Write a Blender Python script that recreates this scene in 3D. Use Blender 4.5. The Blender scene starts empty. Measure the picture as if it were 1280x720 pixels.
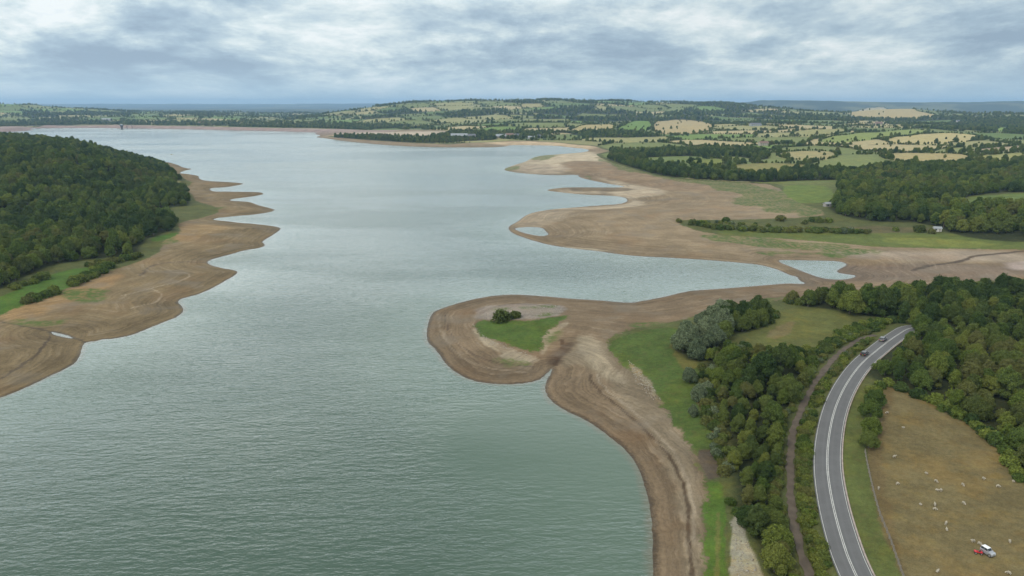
import bpy, math, random
import numpy as np
random.seed(7); RNG = np.random.default_rng(7)
S = bpy.context.scene
COL = S.collection
R = math.radians

# ------------------------------------------------------------------ camera
CAMH = 95.0; PITCH = R(14.8); FPX = 865.0
st, ct = math.sin(PITCH), math.cos(PITCH)
cd = bpy.data.cameras.new('camera'); cam = bpy.data.objects.new('camera', cd); COL.objects.link(cam)
cam.location = (0, 0, CAMH); cam.rotation_euler = (R(90) - PITCH, 0, 0)
cd.sensor_width = 36; cd.lens = 36 * FPX / 1280; cd.clip_start = 1; cd.clip_end = 120000
S.camera = cam

# ------------------------------------------------------------------ helpers
def tag(o, label=None, cat=None, group=None, kind=None):
    if label: o['label'] = label
    if cat: o['category'] = cat
    if group: o['group'] = group
    if kind: o['kind'] = kind
    return o

def mesh_np(name, V, F, mats=(), midx=None, smooth=False):
    """V (n,3), F (m,k) equal sized faces"""
    me = bpy.data.meshes.new(name)
    V = np.asarray(V, np.float32); F = np.asarray(F, np.int32)
    k = F.shape[1]
    me.vertices.add(len(V)); me.vertices.foreach_set('co', V.ravel())
    me.loops.add(F.size); me.loops.foreach_set('vertex_index', F.ravel())
    me.polygons.add(len(F)); me.polygons.foreach_set('loop_start', np.arange(0, F.size, k, dtype=np.int32))
    if midx is not None: me.polygons.foreach_set('material_index', np.asarray(midx, np.int32))
    if smooth: me.polygons.foreach_set('use_smooth', np.ones(len(F), bool))
    for m in mats: me.materials.append(m)
    me.update(calc_edges=True)
    return me

def obj(name, me, parent=None, loc=None, rz=0.0):
    o = bpy.data.objects.new(name, me); COL.objects.link(o)
    if parent is not None: o.parent = parent
    if loc is not None: o.location = loc
    if rz: o.rotation_euler = (0, 0, rz)
    return o

class MB:
    """small mesh collector: arbitrary polygons"""
    def __init__(s): s.v = []; s.f = []; s.m = []; s.sm = []
    def poly(s, pts, m=0):
        b = len(s.v); s.v += [tuple(p) for p in pts]; s.f.append(tuple(range(b, b + len(pts)))); s.m.append(m)
    def add(s, V, F, m=0):
        b = len(s.v); s.v += [tuple(p) for p in V]
        for f in F: s.f.append(tuple(b + i for i in f)); s.m.append(m)
    def box(s, x0, x1, y0, y1, z0, z1, m=0, tx=0, ty=0):
        V = [(x0,y0,z0),(x1,y0,z0),(x1,y1,z0),(x0,y1,z0),(x0+tx,y0+ty,z1),(x1-tx,y0+ty,z1),(x1-tx,y1-ty,z1),(x0+tx,y1-ty,z1)]
        s.add(V, [(0,3,2,1),(4,5,6,7),(0,1,5,4),(1,2,6,5),(2,3,7,6),(3,0,4,7)], m)
    def tube(s, p, q, r0, r1, n=6, m=0):
        p = np.array(p, float); q = np.array(q, float); d = q - p; d /= np.linalg.norm(d) + 1e-9
        a = np.cross(d, (0, 0, 1.0)); 
        if np.linalg.norm(a) < 1e-3: a = np.array((1.0, 0, 0))
        a /= np.linalg.norm(a); b = np.cross(d, a)
        V = []
        for c, r in ((p, r0), (q, r1)):
            for i in range(n):
                t = 2*math.pi*i/n; V.append(c + r*(a*math.cos(t) + b*math.sin(t)))
        F = [(i, (i+1) % n, n+(i+1) % n, n+i) for i in range(n)] + [tuple(range(n-1, -1, -1)), tuple(range(n, 2*n))]
        s.add(V, F, m)
    def ball(s, c, r, n=8, k=6, m=0):
        V = []; F = []
        for j in range(1, k):
            t = math.pi*j/k
            for i in range(n):
                p = 2*math.pi*i/n
                V.append((c[0]+r[0]*math.sin(t)*math.cos(p), c[1]+r[1]*math.sin(t)*math.sin(p), c[2]+r[2]*math.cos(t)))
        V.append((c[0], c[1], c[2]+r[2])); V.append((c[0], c[1], c[2]-r[2])); T = len(V)-2
        for j in range(k-2):
            for i in range(n): F.append((j*n+i, (j+1)*n+i, (j+1)*n+(i+1) % n, j*n+(i+1) % n))
        for i in range(n):
            F.append((T, i, (i+1) % n)); F.append((T+1, (k-2)*n+(i+1) % n, (k-2)*n+i))
        s.add(V, F, m)
    def mesh(s, name, mats, smooth=False):
        me = bpy.data.meshes.new(name); me.from_pydata(s.v, [], s.f)
        for m in mats: me.materials.append(m)
        for p, i in zip(me.polygons, s.m): p.material_index = i; p.use_smooth = smooth
        me.update(); return me
    def build(s, name, mats, parent=None, smooth=False, loc=None, rz=0):
        if not isinstance(mats, (list, tuple)): mats = [mats]
        return obj(name, s.mesh(name, mats, smooth), parent, loc, rz)

def hash2(ix, iy, s=0):
    h = (ix.astype(np.int64)*374761393 + iy.astype(np.int64)*668265263 + s*2147483647 + 12345) & 0xffffffff
    h = ((h ^ (h >> 13)) * 1274126177) & 0xffffffff
    h = (h ^ (h >> 16)) & 0xffffff
    return h / float(0xffffff)
def vnoise(x, y, s=0):
    ix = np.floor(x); iy = np.floor(y); fx = x-ix; fy = y-iy
    fx = fx*fx*(3-2*fx); fy = fy*fy*(3-2*fy)
    a = hash2(ix, iy, s); b = hash2(ix+1, iy, s); c = hash2(ix, iy+1, s); d = hash2(ix+1, iy+1, s)
    return (a*(1-fx)+b*fx)*(1-fy) + (c*(1-fx)+d*fx)*fy
def fbm(x, y, s=0, o=4):
    t = 0; a = .5; n = 0
    for i in range(o):
        t = t + a*vnoise(x*2**i, y*2**i, s+i*17); n += a; a *= .5
    return t/n
def sstep(a, b, x):
    t = np.clip((x-a)/(b-a), 0, 1); return t*t*(3-2*t)

def sdf(X, Y, poly, margin=150.0):
    """signed distance, positive inside; clipped to -margin outside the box"""
    P = np.asarray(poly, float); shp = X.shape; X = X.ravel(); Y = Y.ravel()
    out = np.full(X.shape, -margin)
    if margin < 1e8:
        sel = np.where((X > P[:,0].min()-margin) & (X < P[:,0].max()+margin) & (Y > P[:,1].min()-margin) & (Y < P[:,1].max()+margin))[0]
    else: sel = np.arange(len(X))
    if len(sel) == 0: return out.reshape(shp)
    x = X[sel].astype(np.float32); y = Y[sel].astype(np.float32); P = P.astype(np.float32); d2 = np.full(x.shape, 1e18, np.float32); ins = np.zeros(x.shape, bool)
    n = len(P)
    for i in range(n):
        ax, ay = P[i]; bx, by = P[(i+1) % n]; ex = bx-ax; ey = by-ay
        t = np.clip(((x-ax)*ex + (y-ay)*ey)/(ex*ex+ey*ey+1e-12), 0, 1)
        dx = x-ax-t*ex; dy = y-ay-t*ey
        np.minimum(d2, dx*dx+dy*dy, out=d2)
        if ay != by:
            c = ((ay > y) != (by > y)); xi = ax + (y-ay)*ex/(ey)
            ins ^= c & (x < xi)
    d = np.sqrt(d2); d[~ins] *= -1
    out[sel] = np.maximum(d, -margin) if margin < 1e8 else d
    return out.reshape(shp)
def pline(X, Y, P):
    """distance to polyline and value of nearest vertex parameter"""
    P = np.asarray(P, float); d2 = np.full(X.shape, 1e18); par = np.zeros(X.shape)
    for i in range(len(P)-1):
        ax, ay = P[i,:2]; bx, by = P[i+1,:2]; ex = bx-ax; ey = by-ay
        t = np.clip(((X-ax)*ex + (Y-ay)*ey)/(ex*ex+ey*ey+1e-12), 0, 1)
        d = (X-ax-t*ex)**2 + (Y-ay-t*ey)**2
        m = d < d2; d2 = np.where(m, d, d2); par = np.where(m, i+t, par)
    return np.sqrt(d2), par
def smooth_closed(P, it=1):
    P = np.asarray(P, float)
    for _ in range(it):
        Q = np.roll(P, -1, 0); P = np.stack([.75*P+.25*Q, .25*P+.75*Q], 1).reshape(-1, 2)
    return P
def smooth_open(P, it=2):
    P = np.asarray(P, float)
    for _ in range(it):
        A = P[:-1]; B = P[1:]; M = np.stack([.75*A+.25*B, .25*A+.75*B], 1).reshape(-1, P.shape[1])
        P = np.vstack([P[:1], M, P[-1:]])
    return P

def flat(px, py, h=0.0):
    """photo pixel -> point on the level h (surveying the lake shore from the photograph)"""
    px = np.asarray(px, float); py = np.asarray(py, float)
    v = (py-360)/FPX; z = (CAMH-h)/(st + v*ct)
    return np.stack([(px-640)/FPX*z, z*(ct - v*st)], -1)
def to_px(x, y, z):
    dz = CAMH-z; dep = y*ct + dz*st; v = (dz*ct - y*st)/dep
    return 640 + FPX*x/dep, 360 + FPX*v, dep

# ------------------------------------------------------------------ the lake outline
SH_L = [(0,497),(18,491),(40,481),(61,471),(82,461),(95,453),(101,443),(102,436),(105,429),(112,427),(119,427),(128,424),(138,424),(150,422),(165,419),
 (182,412),(199,405),(212,400),(222,396),(231,388),(226,381),(222,378),(225,374),(232,372),(254,366),(275,355),(297,342),(295,338),(276,335),(260,330.6),(259,325.5),(284,319),(305,313),(330,309),
 (331,305),(327,302),(342.5,293),(352,286),(347,283.5),(326,280.6),(295,278),(278,276),(264,274.5),(272,272.5),(284,271),(326,267.5),(346,263),(337,260),(324,257),(313,252.5),(300,251.5),(287,251),
 (288,249),(313,246),(330,243),(328,241),(322,240),(290,239.5),(267.5,239.5),(262,237.5),(263,235),(284,234),(306,230),(300,228.6),(284,227.5),(255,226),(248,223),(249,220),(236,217.5),(223,216.5),
 (230,213.5),(242.5,211),(230,210),(222,206),(211,203),(197,200.5),(170,197),(130,190),(70,183),(-20,176),(-150,171),(-320,169)]
SH_F = [(-320,164.5),(-150,164.5),(-60,165.5),(10,165),(30,163.8),(45,162.4),(34,161),(52,160),(100,159.8),(150,160.2),(240,161.5),(320,163.5),(380,165),(398,165.6),(392,167.5),(402,169.6),
 (393,171.2),(410,173.5),(431,176.5),(461,179.6),(502,182.7),(542,184),(583,184.3),(620,184),(633,183),(637,181.6),(645,181.2),(662,181.5),(695,182),(714,184.6),(728,185.6),(737,187.2),(733,190),
 (703,192.5),(674,194.6),(664,198),(657,202),(639,207.5),(628,212),(639,215),(662,217.5),(689,219),(724,218.3),(722,220.5),(728,223),(745,226.7),(765,230.5),(782,233),(774,234.5),(740,234.2),(712,234),(700,235),(690,236),(682,238),
 (697,240),(724,243),(750,244.2),(766,244.6),(777,246),(783,248),(784.6,252),(774,255.4),(745,257),(714,259.6),(689,261.7),(668,265),(655,270),(646,278),(637,282),(635,285.5),(639,291),(657,298),
 (682,305.4),(714,310.6),(749,314),(775,318),(800,320.5),(835,322),(882,324.7),(929,328.7),(950,331),(964,334.5),(977,339),(987.5,344),(997,346),(999,351),(1008.6,354.5),(998,355),(987.5,354),(952,356.8),
 (912,360.3),(868,363),(855,365),(842,368.5),(816,374),(800,376.7),(790,378.5),(775,378),(755,376),(740,375),(708,373),(677,370),(646,368),(625,368.7),(604,371.5),(579,377),(560,383),(548,387),(540,391),
 (536,402),(533,414),(534,428),(546,438),(556,454),(571,467),(591,476),(614,480),(646,480.5),(672,476.5),(683,468),(691,459),(688,468),(682,478),(681,487),(685,498),(703,512),(734,525.6),(761,545),(784.5,564.5),(800,588),(808,615),
 (814,642),(815.6,673),(816,720),(815,760),(812,850),(806,1000),(800,1300)]
a = flat(*np.array(SH_L).T); b = flat(*np.array(SH_F).T)
LAKE = np.vstack([[(-900, -400), (-900, 120), (-330, 150)], flat([-300,-80], [590,524]), a, b, [(10, -400)]])
LAKE = smooth_closed(LAKE, 1)
POOL1 = smooth_closed(flat(*np.array([(973,325),(985,325),(1011,325.6),(1040,326),(1053,327.5),(1060,331),(1047,337),(1046,341),(1060,343),(1072,345),(1060,349),(1044,349.8),(1025,347.4),(1006,340.4),(987.5,333),(976,328.7)]).T))
POOL2 = smooth_closed(flat(*np.array([(643,285),(661,283.5),(678,284.6),(682,289),(686.7,293),(680,295.6),(661,293),(645,287.7)]).T))
POOL3 = smooth_closed(flat(*np.array([(63,414.5),(72,416),(88,420.5),(92,423),(84,422.5),(66,418)]).T))

# ------------------------------------------------------------------ the terrain grid
NU = 820
ys = np.concatenate([np.geomspace(22, 110, 90, endpoint=False), np.geomspace(110, 7000, 900, endpoint=False), np.geomspace(7000, 27000, 60)])
us = np.linspace(-1.16, 1.16, NU)
NY = len(ys); LY = np.log(ys)
GY = np.repeat(ys[:,None], NU, 1); GX = GY*us[None,:]

LAKE_LOC = np.maximum(sdf(GX, GY, LAKE, 1e9), np.maximum(np.maximum(sdf(GX, GY, POOL1, 3000.), sdf(GX, GY, POOL2, 3000.)), sdf(GX, GY, POOL3, 3000.)))
D = -LAKE_LOC                                  # metres inland of the waterline
# ragged waterline
amp = np.clip(GY/900, .35, 2.2)
D = D + (fbm(GX/(6*amp), GY/(6*amp), 3, 3)-.5)*1.6*amp*np.exp(-np.abs(D)/(30))

def macro(x, y):
    h = np.full(x.shape, 15.0)
    far = sstep(1100, 2600, y)
    h += 9*far + (fbm(x/420, y/420, 11, 3)-.5)*(10+26*far)
    wx = sstep(-1500, -350, x - (y-4500)*-0.05)*(1-sstep(1300, 2300, x))
    h += 92*wx*np.exp(-((y-4700-0.05*x)/1050)**2) * (.86+.28*fbm(x/700, y/900, 5, 3))
    h += 72*np.exp(-(((x+3500)/1000)**2 + ((y-4700)/1000)**2))
    h += 48*np.exp(-(((x-2330)/300)**2 + ((y-4200)/480)**2))
    h += 22*np.exp(-(((x-2900)/900)**2 + ((y-3300)/600)**2))
    # far blue ridge on the right and low hills on the far left
    h += (118+26*(fbm(x/1300, y/4000, 21, 3)-.5)*2)*sstep(1900, 3300, x-(y-9000)*.2)*np.exp(-((y-9600)/1100)**2)
    h += (95+60*(fbm(x/5000, y/9000, 31, 3)-.5)*2)*sstep(14000, 22000, y)
    return h
def height(x, y, d):
    s = np.where(d > 0, 7*(1-np.exp(-np.maximum(d,0)/70)), np.maximum(-9, d*.13))
    land = macro(x, y)-7
    w = sstep(90, 700, d) * sstep(350, 1100, y)
    h = s + np.maximum(land, 0)*w*np.where(d > 0, 1, 0)
    # wooded hill of the left bank
    gl = (1-sstep(-420, -300, x+0.06*y))*sstep(470, 900, y)*(1-sstep(1500, 1900, y))
    h += 30*sstep(15, 165, d)*gl
    # right-hand woods climb a little away from the lake
    gr = sstep(150, 420, x)*(1-sstep(520, 800, y))
    h += gr*7*sstep(60, 240, d)*sstep(150, 300, y)
    # embankment of the dam
    gd = sstep(2300, 2700, y)*(1-sstep(-600,-350,x))*sstep(0, 42, d)*(1-sstep(60, 200, d))
    h += gd*6.5
    return h
H = height(GX, GY, D)
H += (fbm(GX/5, GY/5, 44, 3)-.5)*.35*sstep(2, 20, D)*(GY < 900)

def lut(A, x, y):
    x = np.asarray(x, float); y = np.maximum(np.asarray(y, float), 22.01)
    r = np.interp(np.log(y), LY, np.arange(NY)); c = (x/y - us[0])/(us[1]-us[0]); c = np.clip(c, 0, NU-1.001)
    r = np.clip(r, 0, NY-1.001); i = r.astype(int); j = c.astype(int); fr = r-i; fc = c-j
    return (A[i,j]*(1-fc)+A[i,j+1]*fc)*(1-fr) + (A[i+1,j]*(1-fc)+A[i+1,j+1]*fc)*fr
def hz(x, y): return lut(H, x, y)
def survey(pts):
    """photo pixels -> ground points by walking each sight line until it meets the terrain"""
    P = np.asarray(pts, float); v = (P[:,1]-360)/FPX; u = (P[:,0]-640)/FPX
    dep = np.geomspace(60, 16000, 1500)[None,:]
    X = u[:,None]*dep; Y = dep*(ct - v[:,None]*st); Z = CAMH - dep*(st + v[:,None]*ct)
    below = Z < hz(X, Y); below[:,-1] = True
    k = np.maximum(below.argmax(1), 1); n = np.arange(len(P))
    e1 = (Z-hz(X, Y))[n,k-1]; e2 = (Z-hz(X, Y))[n,k]; t = np.clip(e1/(e1-e2+1e-9), 0, 1)
    return np.stack([X[n,k-1]*(1-t)+X[n,k]*t, Y[n,k-1]*(1-t)+Y[n,k]*t], -1)
def region(pts, world=(), it=1):
    P = survey(pts)
    if len(world): P = np.vstack([P, np.array(world, float)])
    return smooth_closed(P, it)

# ------------------------------------------------------------------ road and track: centre lines, bed cut into the terrain
ROADPX = [(1066.7,720),(1049,667),(1038,622),(1033,582),(1035.5,547),(1042,515.5),(1053,489),(1067,467),(1080,451.5),(1095.5,439),(1110,427.5),(1124,418.5),(1136,411)]
rp = survey(ROADPX)
d0 = rp[0]-rp[1]; d0 /= np.linalg.norm(d0)
dn = rp[-1]-rp[-2]; dn /= np.linalg.norm(dn)
ROAD = np.vstack([[rp[0]+d0*95+np.array((18,-10.)), rp[0]+d0*45+np.array((5,-2.))], rp, [rp[-1]+np.array((7.,1.)), rp[-1]+np.array((14.,0.))]])
ROAD = smooth_open(ROAD, 3)
TRACKPX = [(1013,724),(1006,705),(1000,690),(992,652),(987.5,615),(987.5,577.5),(991,540),(995,528),(1007.5,500),(1020,477),(1040,450),(1060,433),(1074,424)]
tp = survey(TRACKPX); t0 = tp[0]-tp[1]; t0 /= np.linalg.norm(t0)
TRACK = smooth_open(np.vstack([[tp[0]+t0*60+(6,0)], tp, [tp[-1]+(9,5.)]]), 3)
def resample(P, step):
    s = np.concatenate([[0], np.cumsum(np.hypot(*np.diff(P, axis=0).T))]); n = int(s[-1]/step)+1
    q = np.linspace(0, s[-1], n); return np.stack([np.interp(q, s, P[:,0]), np.interp(q, s, P[:,1])], -1)
ROAD = resample(ROAD, 3.0); TRACK = resample(TRACK, 3.0)
def sm1(a, n):
    k = np.ones(n)/n; return np.convolve(np.pad(a, n//2, mode='edge'), k, 'valid')[:len(a)]
ROADH = sm1(hz(ROAD[:,0], ROAD[:,1]), 21)+.35
TRACKH = sm1(hz(TRACK[:,0], TRACK[:,1]), 11)+.1
sel = (GY < 620) & (GX > 20)
for P, PH, w0, w1, drop in ((ROAD, ROADH, 4.6, 9.5, .14), (TRACK, TRACKH, 2.3, 4.6, .12)):
    d, par = pline(GX[sel], GY[sel], P); tgt = np.interp(par, np.arange(len(PH)), PH)-drop
    w = 1-sstep(w0, w1, d); H[sel] = H[sel]*(1-w)+tgt*w
    if P is ROAD: DROAD = np.full(GX.shape, 999.); DROAD[sel] = d
    else: DTRACK = np.full(GX.shape, 999.); DTRACK[sel] = d

# ------------------------------------------------------------------ land use
FARW = [(60000, 700), (60000, 90000), (-60000, 90000), (-60000, 3400), (-4200, 3200)]
INLAND = [
 region([(-200,440),(-60,412),(0,394),(20,385),(45,376),(75,366),(105,352),(131,341),(150,335),(180,325),(195,318),(205,308),(202,301),(224,294),(226,287),(222,278),(258,271),(278,263),(262,256),(246,252),(241,245),(233,235),(240,228),(229,222),(216,211),(205,203.5)],
        [(-660,1175),(-800,1290),(-1000,1360),(-1300,1400),(-1500,1400),(-1500,300)]),
 region([(592,406),(600,400),(625,401),(667,401),(687,397),(712,394),(708,398),(687,412),(679,423),(681,435),(673,441.6),(646,435),(617,425),(598,419)]),
 region([(757,425),(775,415),(800,409),(850,401),(880,391),(920,381),(980,374),(1010,370),(1050,367),(1120,362),(1200,354),(1290,347),(1400,342)],
        [(900,420),(900,20),(40,20)]) if False else
 region([(757,425),(775,415),(800,409),(850,401),(880,391),(920,381),(980,374),(1010,370),(1050,367),(1120,362),(1200,354),(1290,347),(1330,345)], [(700,430),(700,22)], 1),
]
# near strip: lake side edge of the vegetation
NEARPX = [(757,425),(775,415),(800,409),(850,401),(880,391),(920,381),(980,374),(1010,370),(1050,367),(1120,362),(1200,354),(1290,347),(1330,345)]
NEARLO = [(880,760),(880,720),(878,690),(878,660),(880,630),(882,607),(876,590),(868,565),(845,535),(825,503),(800,472),(768,448)]
np_ = survey(NEARPX); nl = survey(NEARLO)
INLAND[2] = smooth_closed(np.vstack([np_, [(700,430),(700,22),(14,22)], [(nl[0][0]-3, nl[0][1]-30)], nl]), 1)
mainpx = [(1330,313),(1290,312),(1200,311),(1100,309),(1040,303),(960,297),(900,294),(870,288),(850,281),(848,275),(900,275),(990,272.5),(1030,269),(1026,262),(1005,256),(985,246),(975,236),(960,230),(915,228),(880,226),(852,224),(820,219.5),(790,210.5),(765,203.5),(750,197),(745,193),(762,188.5),(745,183),(700,178.5),(660,176),(640,176),(600,178.5),(560,180.5),(520,179),(470,176),(440,173.6),(415,171.4),(408,170.2),(440,169.4),(480,170),(530,171.5),(555,167),(560,163.5),(520,162),(400,161),(320,159.4),(240,157.8),(150,156.4),(60,156.6),(0,158.5),(-100,159.5),(-250,160)]
INLAND.append(smooth_closed(np.vstack([survey(mainpx), [(-4200,3200),(-60000,3400),(-60000,90000),(60000,90000),(60000,700),(900,560)]]), 0))
INL = np.full(GX.shape, -3000.)
for i, P in enumerate(INLAND):
    INL = np.maximum(INL, sdf(GX, GY, P, 3000. if i != 3 else 1e9))
# patches of weed grass on the drying mud (ragged)
def ragged(P, a, s, seed, margin=60.):
    return sdf(GX, GY, P, margin) + (fbm(GX/s, GY/s, seed, 4)-.5)*2*a
WEED = np.full(GX.shape, -60.)
for k, (p, a_, s_) in enumerate([
  ([(75,362),(110,360),(140,365),(140,374),(110,380),(88,377)], 5, 8), ([(10,400),(50,399),(88,401),(75,408),(25,409)], 3, 6),
  ([(175,297),(222,297),(222,303),(190,308)], 6, 8), ([(240,262),(285,258),(280,262),(250,266)], 10, 10), ([(218,232),(240,226),(238,234)], 6, 8),
  ([(650,383),(700,381),(690,385),(655,387)], 3, 5), ([(664,394),(690,390),(700,393),(680,397)], 3, 4),
  ([(610,386),(640,384),(640,387),(615,389)], 2.5, 4),
  ([(740,196),(765,200),(790,209),(830,219),(880,226),(940,229),(1000,245),(1020,262),(1010,264),(960,240),(900,232),(850,228),(800,217),(760,207)], 14, 30),
  ([(900,229),(960,231),(985,246),(1015,258),(1020,268),(960,262),(930,250),(905,240)], 30, 40), ([(950,258),(1000,262),(1020,268),(960,266)], 10, 20),
  ([(870,291),(960,299),(1060,306),(1060,312),(980,312),(900,303)], 8, 22), ([(655,208),(640,213),(634,212),(640,207)], 14, 20), ([(672,195),(700,193),(690,199),(668,202)], 20, 20),
  ([(728,219),(745,222),(735,226)], 8, 10), ([(960,312),(1100,313),(1090,320),(990,321),(940,318)], 12, 14),
  ([(790,405),(860,400),(940,378),(985,368),(985,374),(930,385),(880,398),(800,413)], 5, 7), ([(610,445),(660,452),(665,458),(620,458)], 4, 5),([(680,420),(695,413),(705,412),(690,432),(682,432)], 2, 4)]):
    WEED = np.maximum(WEED, ragged(region(p), a_, s_, 50+k))
LAND = np.zeros(GX.shape+(3,)); MUD = np.zeros(GX.shape+(3,))
def C(*c): return np.array(c, float)
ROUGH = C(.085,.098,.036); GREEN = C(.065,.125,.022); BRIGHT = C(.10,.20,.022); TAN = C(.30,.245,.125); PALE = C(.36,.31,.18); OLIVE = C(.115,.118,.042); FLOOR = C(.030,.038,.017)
LAND[:] = ROUGH
# patchwork of fields (a jittered Voronoi)
CS = 160.
def cells(x, y):
    a = .45; xr = (x*math.cos(a)+y*math.sin(a))/CS*0.8; yr = (-x*math.sin(a)+y*math.cos(a))/CS/1.25
    ix = np.floor(xr); iy = np.floor(yr); f1 = np.full(x.shape, 9.); f2 = np.full(x.shape, 9.); cx = ix.copy(); cy = iy.copy()
    for dx in (-1,0,1):
        for dy in (-1,0,1):
            jx = ix+dx; jy = iy+dy; px = jx+.15+.7*hash2(jx, jy, 1); py = jy+.15+.7*hash2(jx, jy, 2)
            d = np.abs(xr-px)**1.4+np.abs(yr-py)**1.4; d = d**(1/1.4)
            m = d < f1; f2 = np.where(m, f1, np.minimum(f2, d)); cx = np.where(m, jx, cx); cy = np.where(m, jy, cy); f1 = np.where(m, d, f1)
    return cx, cy, (f2-f1)*CS*.55
def cell_info(x, y):
    cx, cy, e = cells(x, y); h = hash2(cx, cy, 5)
    woodn = fbm(x/600, y/600, 71, 3)
    wood = hash2(cx, cy, 6) < np.clip((woodn-.41)*2.5, .05, .8)*(1-.45*sstep(3300, 4300, y))
    return h, wood, e
hh, ww, ee = cell_info(GX, GY)
pal = 1.12*np.array([(.12,.16,.055),(.27,.25,.12),(.14,.17,.06),(.33,.29,.16),(.10,.15,.045),(.20,.20,.09),(.15,.18,.065),(.18,.20,.08),(.13,.20,.05),(.24,.24,.11)])
patch = pal[(hh*9.999).astype(int)]
wfar = (sstep(700, 900, GY)*(INL > 10))[...,None]
LAND = LAND*(1-wfar)+patch*wfar
LAND[(ee < 2.5) & (GY > 700)] = C(.05,.062,.028)
# beyond the mapped country: mottled woods and pasture
vf = sstep(5600, 7000, GY)[...,None]
mm = sstep(.54, .66, fbm(GX/500, GY/900, 81, 4))[...,None]
LAND = LAND*(1-vf) + vf*(C(.030,.045,.025)*(1-mm)+C(.12,.13,.06)*mm)

FIELDS = [   # (outline in the photograph, colour, raggedness) surveyed onto the ground
 ([(769,164),(775,158),(788,152.5),(800,151),(816,153),(813,163),(790,164.6)], C(.13,.215,.04), 3),
 ([(816,153),(835,150),(860,149.5),(885,153),(893,160),(882,166),(840,168.5),(820,167),(815,162)], C(.36,.30,.16), 4),
 ([(706,163),(725,157),(760,155),(770,157),(765,163),(735,165)], C(.36,.31,.15), 4),
 ([(865,199.5),(910,198),(912,204),(890,208),(855,205)], C(.16,.19,.05), 4),
 ([(905,208),(925,205),(960,203.5),(1012,205.5),(1005,212),(955,219),(925,216)], C(.21,.20,.075), 4),
 ([(970,196),(972,191),(1010,188),(1046,190),(1044,199),(1000,201)], C(.30,.27,.13), 4),
 ([(1095,195),(1120,191),(1170,191.5),(1210,193),(1212,203),(1180,204),(1120,203)], C(.34,.29,.14), 4),
 ([(1212,195),(1290,189),(1290,203),(1215,203)], C(.27,.27,.10), 4),
 ([(1100,177),(1130,170),(1180,165.5),(1215,168),(1232,173),(1200,179),(1130,181)], C(.40,.35,.17), 4),
 ([(1015,177),(1060,168),(1110,163),(1160,162),(1158,167),(1100,174),(1050,179)], C(.20,.25,.07), 4),
 ([(985,168),(1000,162),(1067,160),(1050,168),(1000,172)], C(.26,.26,.11), 4),
 ([(1242,164),(1245,159),(1266,159),(1262,165)], C(.18,.27,.05), 3),
 ([(1205,188),(1290,181),(1290,187),(1215,192)], C(.36,.30,.20), 3),
 ([(978,250),(975,237),(985,231),(1030,231),(1044,240),(1040,252),(1010,255)], C(.115,.16,.04), 4),
 ([(1205,257),(1207,247),(1240,243),(1300,241),(1300,256),(1240,259)], C(.11,.155,.04), 4),
 ([(1058,146),(1068,138),(1090,134.5),(1110,134),(1140,137),(1165,142),(1178,147),(1120,150),(1080,149)], C(.37,.31,.16), 4),
 ([(880,291),(940,284),(1080,290),(1200,291),(1330,300),(1330,311),(1200,311),(1100,309),(1000,300)], C(.100,.128,.036), 4),
 ([(1090,300),(1150,296),(1250,303),(1240,310),(1160,309)], C(.15,.175,.045), 4),
 ([(1010,290),(1050,282),(1165,284),(1160,290),(1060,292)], C(.11,.10,.05), 4),
 # left bank
 ([(-80,400),(0,371),(40,354),(62,343),(104,333),(131,338),(110,350),(60,371),(0,396),(-60,420)], GREEN*1.0, 1.5),
 ([(-20,275),(-20,262),(12,262),(32,267),(20,273)], C(.17,.17,.06), 3),
 ([(190,303),(222,296),(225,290),(190,296)], GREEN, 2),
 # headland with the round bush
 ([(592,406),(600,400),(625,401),(667,401),(687,397),(712,394),(708,398),(687,412),(679,423),(681,435),(673,441.6),(646,435),(617,425),(598,419)], C(.066,.108,.024), 1.3),
 # near strip
 ([(757,430),(790,415),(850,408),(866,430),(876,470),(890,520),(910,562),(890,578),(860,556),(840,530),(820,500),(795,472),(762,446)], C(.068,.104,.026), 1.5),
 ([(836,425),(862,430),(872,455),(862,470),(846,452)], C(.12,.115,.035), 1.5),
 ([(870,495),(885,500),(906,545),(906,560),(886,538)], C(.155,.11,.05), 1.2),
 ([(782,446),(800,462),(826,498),(832,508),(815,502),(795,478)], C(.22,.19,.13), 1.5),
 ([(868,562),(900,562),(906,585),(895,600),(880,600)], C(.085,.068,.05), 1.2),
 ([(882,605),(896,600),(906,612),(908,650),(905,690),(912,730),(912,800),(878,800),(878,660)], C(.072,.125,.024), .6),
 ([(895,640),(900,640),(900,800),(890,800)], C(.12,.135,.04), .4),
 ([(914,650),(922,640),(930,660),(945,700),(960,730),(960,800),(915,800),(912,700)], C(.28,.265,.20), .8),
 ([(935,440),(930,420),(955,395),(1000,382),(1060,392),(1070,405),(1050,425),(1000,440),(960,450)], C(.105,.115,.036), 2),
 ([(950,420),(985,400),(1000,405),(975,425)], C(.15,.13,.06), 2),
 ([(945,388),(960,386),(966,396),(952,402)], C(.10,.20,.03), 1),
 # verge and the grazed field
 ([(1050,600),(1052,560),(1062,515),(1078,482),(1100,478),(1088,520),(1080,560),(1090,602),(1104,650),(1130,720),(1150,780),(1100,780),(1075,680)], C(.095,.115,.035), .5),
 ([(1083,571),(1090,545),(1100,500),(1103,481),(1129,485.5),(1151,495.6),(1178,511),(1204,524),(1229,535.6),(1244,549),(1253,560),(1262,577),(1277,602),(1300,625),(1420,700),(1420,850),(1180,850),(1127,720),(1110,671),(1099,646),(1088,601)], C(.150,.122,.058), .5),
 ([(1083,571),(1100,500),(1106,483),(1122,487),(1106,530),(1100,580),(1112,640),(1130,700),(1127,720),(1110,671),(1099,646),(1088,601)], C(.140,.106,.050), 1.5),
]
CLEAR = np.full(GX.shape, -60.)
FP = []
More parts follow.
